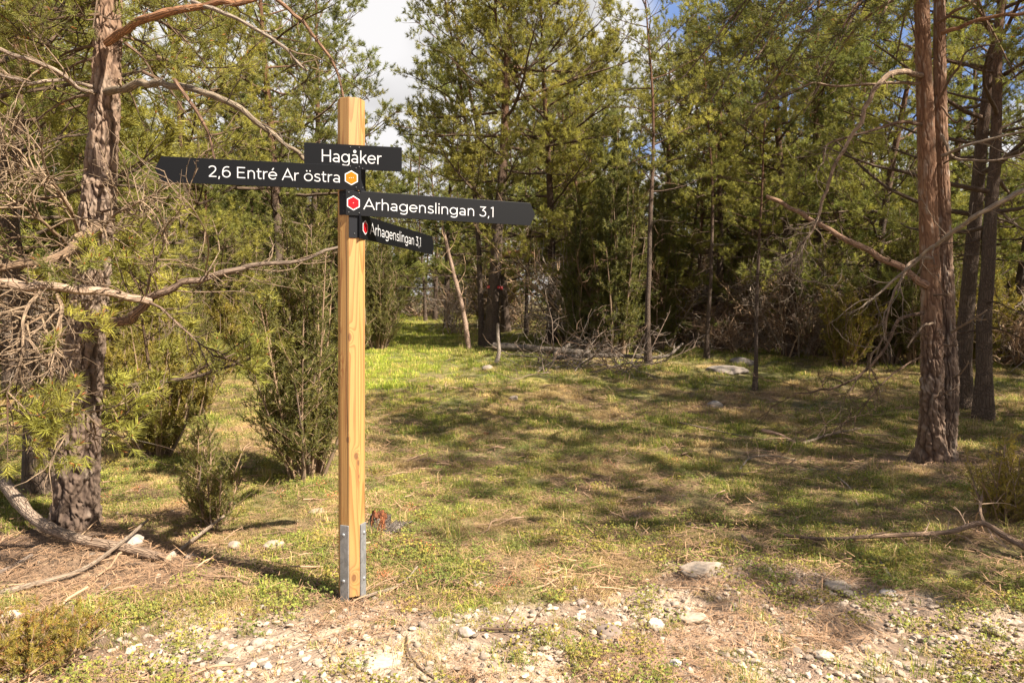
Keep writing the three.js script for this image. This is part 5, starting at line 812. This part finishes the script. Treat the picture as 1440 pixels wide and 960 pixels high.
{
  const R = RNG(909), straw = [[0.46, 0.325, 0.14], [0.32, 0.2, 0.085], [0.56, 0.42, 0.2]], green = [[0.19, 0.225, 0.035], [0.14, 0.18, 0.03], [0.3, 0.285, 0.05]], both = [...straw, green[0], green[2], green[1]];
  const sets = { dry: [], mixed: [], green: [], tall: [], weed: [], moss: [] };
  const put = (n, far) => {
    for (let i = 0; i < n; i++) {
      const d = far ? 7 + Math.pow(R(), 1.3) * 28 : 2.55 + Math.pow(R(), 1.15) * 6.2, x = (R() * 2 - 1) * (d * 0.78 + 0.5), z = -d, v = verge(x, z); if (R() < v * 0.94) continue;
      const g = greenness(x, z), clump = fbm(x * 2.4 + 13, 7.5, z * 2.4, 3), bare = ss(0.52, 0.66, fbm(x * 1.3 + 50, 1.5, z * 1.3, 3)) * (far ? 0.45 : 0.85); if (R() < bare || R() > 0.35 + clump || R() < litterZone(x, z)) continue;
      const pn = fbm(x * 3.1 + 40, 6.5, z * 3.1, 3), pd = fbm(x * 4.4 + 80, 1.5, z * 4.4, 3); if (pd < 0.40 && R() < (far ? 0.6 : 0.92)) continue;
      const s = (far ? 0.62 + 0.035 * d : 0.58) * (0.5 + 0.9 * R()) * (0.75 + 0.6 * ss(0.45, 0.65, pd)), q = clamp(0.3 * R() + 0.7 * ss(0.36, 0.64, pn)), k = (0.75 + 0.4 * R()) * (0.75 + 0.5 * ss(0.4, 0.65, pd));
      const kind = q < 0.08 + 0.7 * g ? (R() < 0.5 ? 'green' : 'mixed') : q < 0.55 + 0.5 * g ? 'mixed' : 'dry';
      sets[kind].push([x, H(x, z), z, R() * 6.28, R() * 0.25, s, s * (0.7 + 0.6 * R()), ((b) => [k * (1 + 0.25 * b), k * (0.95 + 0.1 * R()) * (1 + 0.35 * b), k * 0.95])(Math.exp(-((x + 0.16 * d) ** 2) / 2) * ss(7, 11, d))]);
      if (R() < 0.004 && fbm(x * 1.1 + 5, 2.5, z * 1.1, 3) > 0.5) sets.tall.push([x, H(x, z), z, R() * 6, R() * 0.2, 0.6 + 0.5 * R(), 0.45 + 0.5 * R(), [1, 1, 1]]);
    }
  };
  put(100000, false); put(130000, true);
  for (let i = 0; i < 14000; i++) { const d = 2.5 + Math.pow(R(), 1.2) * 6, x = (R() * 2 - 1) * (d * 0.78 + 0.4), z = -d, v = verge(x, z), c = fbm(x * 2.1 + 91, 2.5, z * 2.1, 3); if (c < 0.48 + 0.04 * v || R() > 0.22 + 0.6 * (c - 0.42) - 0.13 * v || R() < litterZone(x, z)) continue; const k = 0.75 + 0.5 * R(), s = 0.7 + 0.8 * R(); sets.weed.push([x, H(x, z), z, R() * 6, 0.15 * R(), s, s, [k * (0.9 + 0.5 * R()), k, k]]); }
  sets.heath = []; sets.red = [];
  for (let i = 0; i < 22000; i++) { const d = 2.9 + Math.pow(R(), 1.1) * 5.5, x = (R() * 2 - 1) * (d * 0.78 + 0.4), z = -d, c = fbm(x * 1.5 + 61, 3.5, z * 1.5, 4) + 0.16 * Math.exp(-((x + 0.5) ** 2 / 0.9 + (d - 4.1) ** 2 / 0.5)); if (c < 0.57 || R() < 0.62 || R() < verge(x, z) || R() < 1.1 * litterZone(x, z)) continue; const k = 0.7 + 0.6 * R(), s = 0.6 + 0.6 * R(); (R() < 0.05 ? sets.red : sets.heath).push([x, H(x, z), z, R() * 6, 0.2 * R(), s, s, [k, k, k]]); }
  const sprig = (seed, col) => { const Q = RNG(seed), L = new Leaf(); for (let i = 0; i < 44; i++) { const a = Q() * 6.28, q = 0.05 * Math.sqrt(Q()), x = Math.cos(a) * q, z = Math.sin(a) * q, y = 0.012 + 0.04 * Q(), b = Q() * 6.28, l = 0.008 + 0.006 * Q(), w = 0.003, dx = Math.cos(b), dz = Math.sin(b), u = (Q() - 0.2) * 0.012, k = 0.65 + 0.7 * Q(), c = col.map((v) => v * k); L.tri(x, y, z, x + dx * l * 0.5 - dz * w, y + u * 0.6, z + dz * l * 0.5 + dx * w, x + dx * l, y + u, z + dz * l, ...c); L.tri(x, y, z, x + dx * l, y + u, z + dz * l, x + dx * l * 0.5 + dz * w, y + u * 0.6, z + dz * l * 0.5 - dx * w, ...c); } return L.geo(); };
  scatter('heath', 'low dark green leafy ground cover around the signpost', sprig(7, [0.15, 0.17, 0.035]), M.blade, sets.heath);
  scatter('heath', 'rusty red leaves among the low ground cover', sprig(8, [0.42, 0.13, 0.05]), M.blade, sets.red);
  scatter('grass', 'dry straw-coloured grass over the clearing', tuft(1, 28, 0.07, 0.0034, 0.055, 1.5, straw), M.blade, sets.dry);
  scatter('grass', 'mixed green and straw grass over the clearing', tuft(2, 26, 0.068, 0.0036, 0.055, 1.25, both), M.blade, sets.mixed);
  scatter('grass', 'fresh green grass over the clearing', tuft(3, 26, 0.068, 0.0038, 0.055, 1.0, green), M.blade, sets.green);
  scatter('grass', 'taller loose tussocks standing out of the turf', tuft(4, 40, 0.2, 0.0038, 0.06, 0.8, both), M.blade, sets.tall);
  scatter('weeds', 'small green weeds over the verge and turf', weed(5, 26, 0.055, [0.2, 0.22, 0.045]), M.blade, sets.weed);
  const peb = [[], [], []], chips = [], lit = [[], []];
  for (let i = 0; i < 20000; i++) {
    const d = 2.4 + Math.pow(R(), 1.3) * 3.0, x = (R() * 2 - 1) * (d * 0.78 + 0.4), z = -d, v = verge(x, z); if (R() > v * 0.95 + 0.03) continue;
    const s = 0.003 + 0.026 * Math.pow(R(), 5) + 0.005 * R(), k = (0.5 + 0.6 * R()) * (R() < 0.25 ? 0.6 : 1); peb[i % 3].push([x, H(x, z) + s * 0.2, z, R() * 6, R() * 0.6, s, s, [k, k * 0.97, k * 0.93]]);
  }
  [51, 52, 53].forEach((s, i) => scatter('gravel', ['fine pale limestone gravel of the verge', 'rounded pale gravel of the verge', 'broken pale gravel of the verge'][i], rockGeo(s, { detail: 1, cuts: 9, sy: 0.5, flat: true, lichen: 0.1, col: [0.44, 0.355, 0.275] }), M.stone, peb[i]));
  for (let i = 0; i < 26000; i++) { const d = 2.4 + Math.pow(R(), 1.2) * 8, x = (R() * 2 - 1) * (d * 0.78 + 0.4), z = -d, c = fbm(x * 1.6 + 21, 5.5, z * 1.6, 3), v = verge(x, z); if (c < 0.38 + 0.13 * v - 0.4 * litterZone(x, z)) continue; const k = 0.6 + 0.7 * R(), s = (0.4 + 1.4 * R() * R() + (R() < 0.04 ? 1.5 : 0)) * (1 + 0.05 * d); lit[i % 3 ? 1 : 0].push([x, H(x, z) + 0.006 + 0.008 * R(), z, R() * 6.28, R() * 0.3, s, s, [k, k * 0.95, k * 0.9]]); }
  { const W = new Buf(); W.tube([V(-0.05, 0, 0), V(-0.02, 0.004, 0.004), V(0.02, 0.002, -0.003), V(0.05, 0.001, 0.003)], 0.0022, 0.0012, 5, [0.3, 0.2, 0.125]); W.tube([V(-0.01, 0.003, 0.002), V(0.015, 0.008, 0.02)], 0.0014, 0.0008, 4, [0.3, 0.2, 0.125]); scatter('litter', 'small fallen twigs strewn over the ground', W.geo(), M.twig, lit[0]);
    const L = new Leaf(), R2 = RNG(3); for (let i = 0; i < 22; i++) { const a = R2() * 6.28, x = (R2() - 0.5) * 0.12, z = (R2() - 0.5) * 0.12, l = 0.03 + 0.02 * R2(), y = 0.002 + 0.008 * R2(), k = 0.7 + 0.6 * R2(); L.tri(x - Math.sin(a) * 0.001, y, z + Math.cos(a) * 0.001, x + Math.sin(a) * 0.001, y, z - Math.cos(a) * 0.001, x + Math.cos(a) * l, y + 0.004, z + Math.sin(a) * l, 0.3 * k, 0.185 * k, 0.105 * k); } scatter('litter', 'brown fallen pine needles strewn over the ground', L.geo(), M.twig, lit[1]); }
}

// ---------- draw ----------
const renderer = new THREE.WebGLRenderer({ antialias: true });
renderer.toneMapping = THREE.LinearToneMapping; renderer.toneMappingExposure = EXPOSURE; renderer.outputColorSpace = THREE.SRGBColorSpace;
renderer.shadowMap.enabled = true; renderer.shadowMap.type = THREE.PCFSoftShadowMap;
renderer.setSize(1440, 960);
renderer.render(scene, camera);
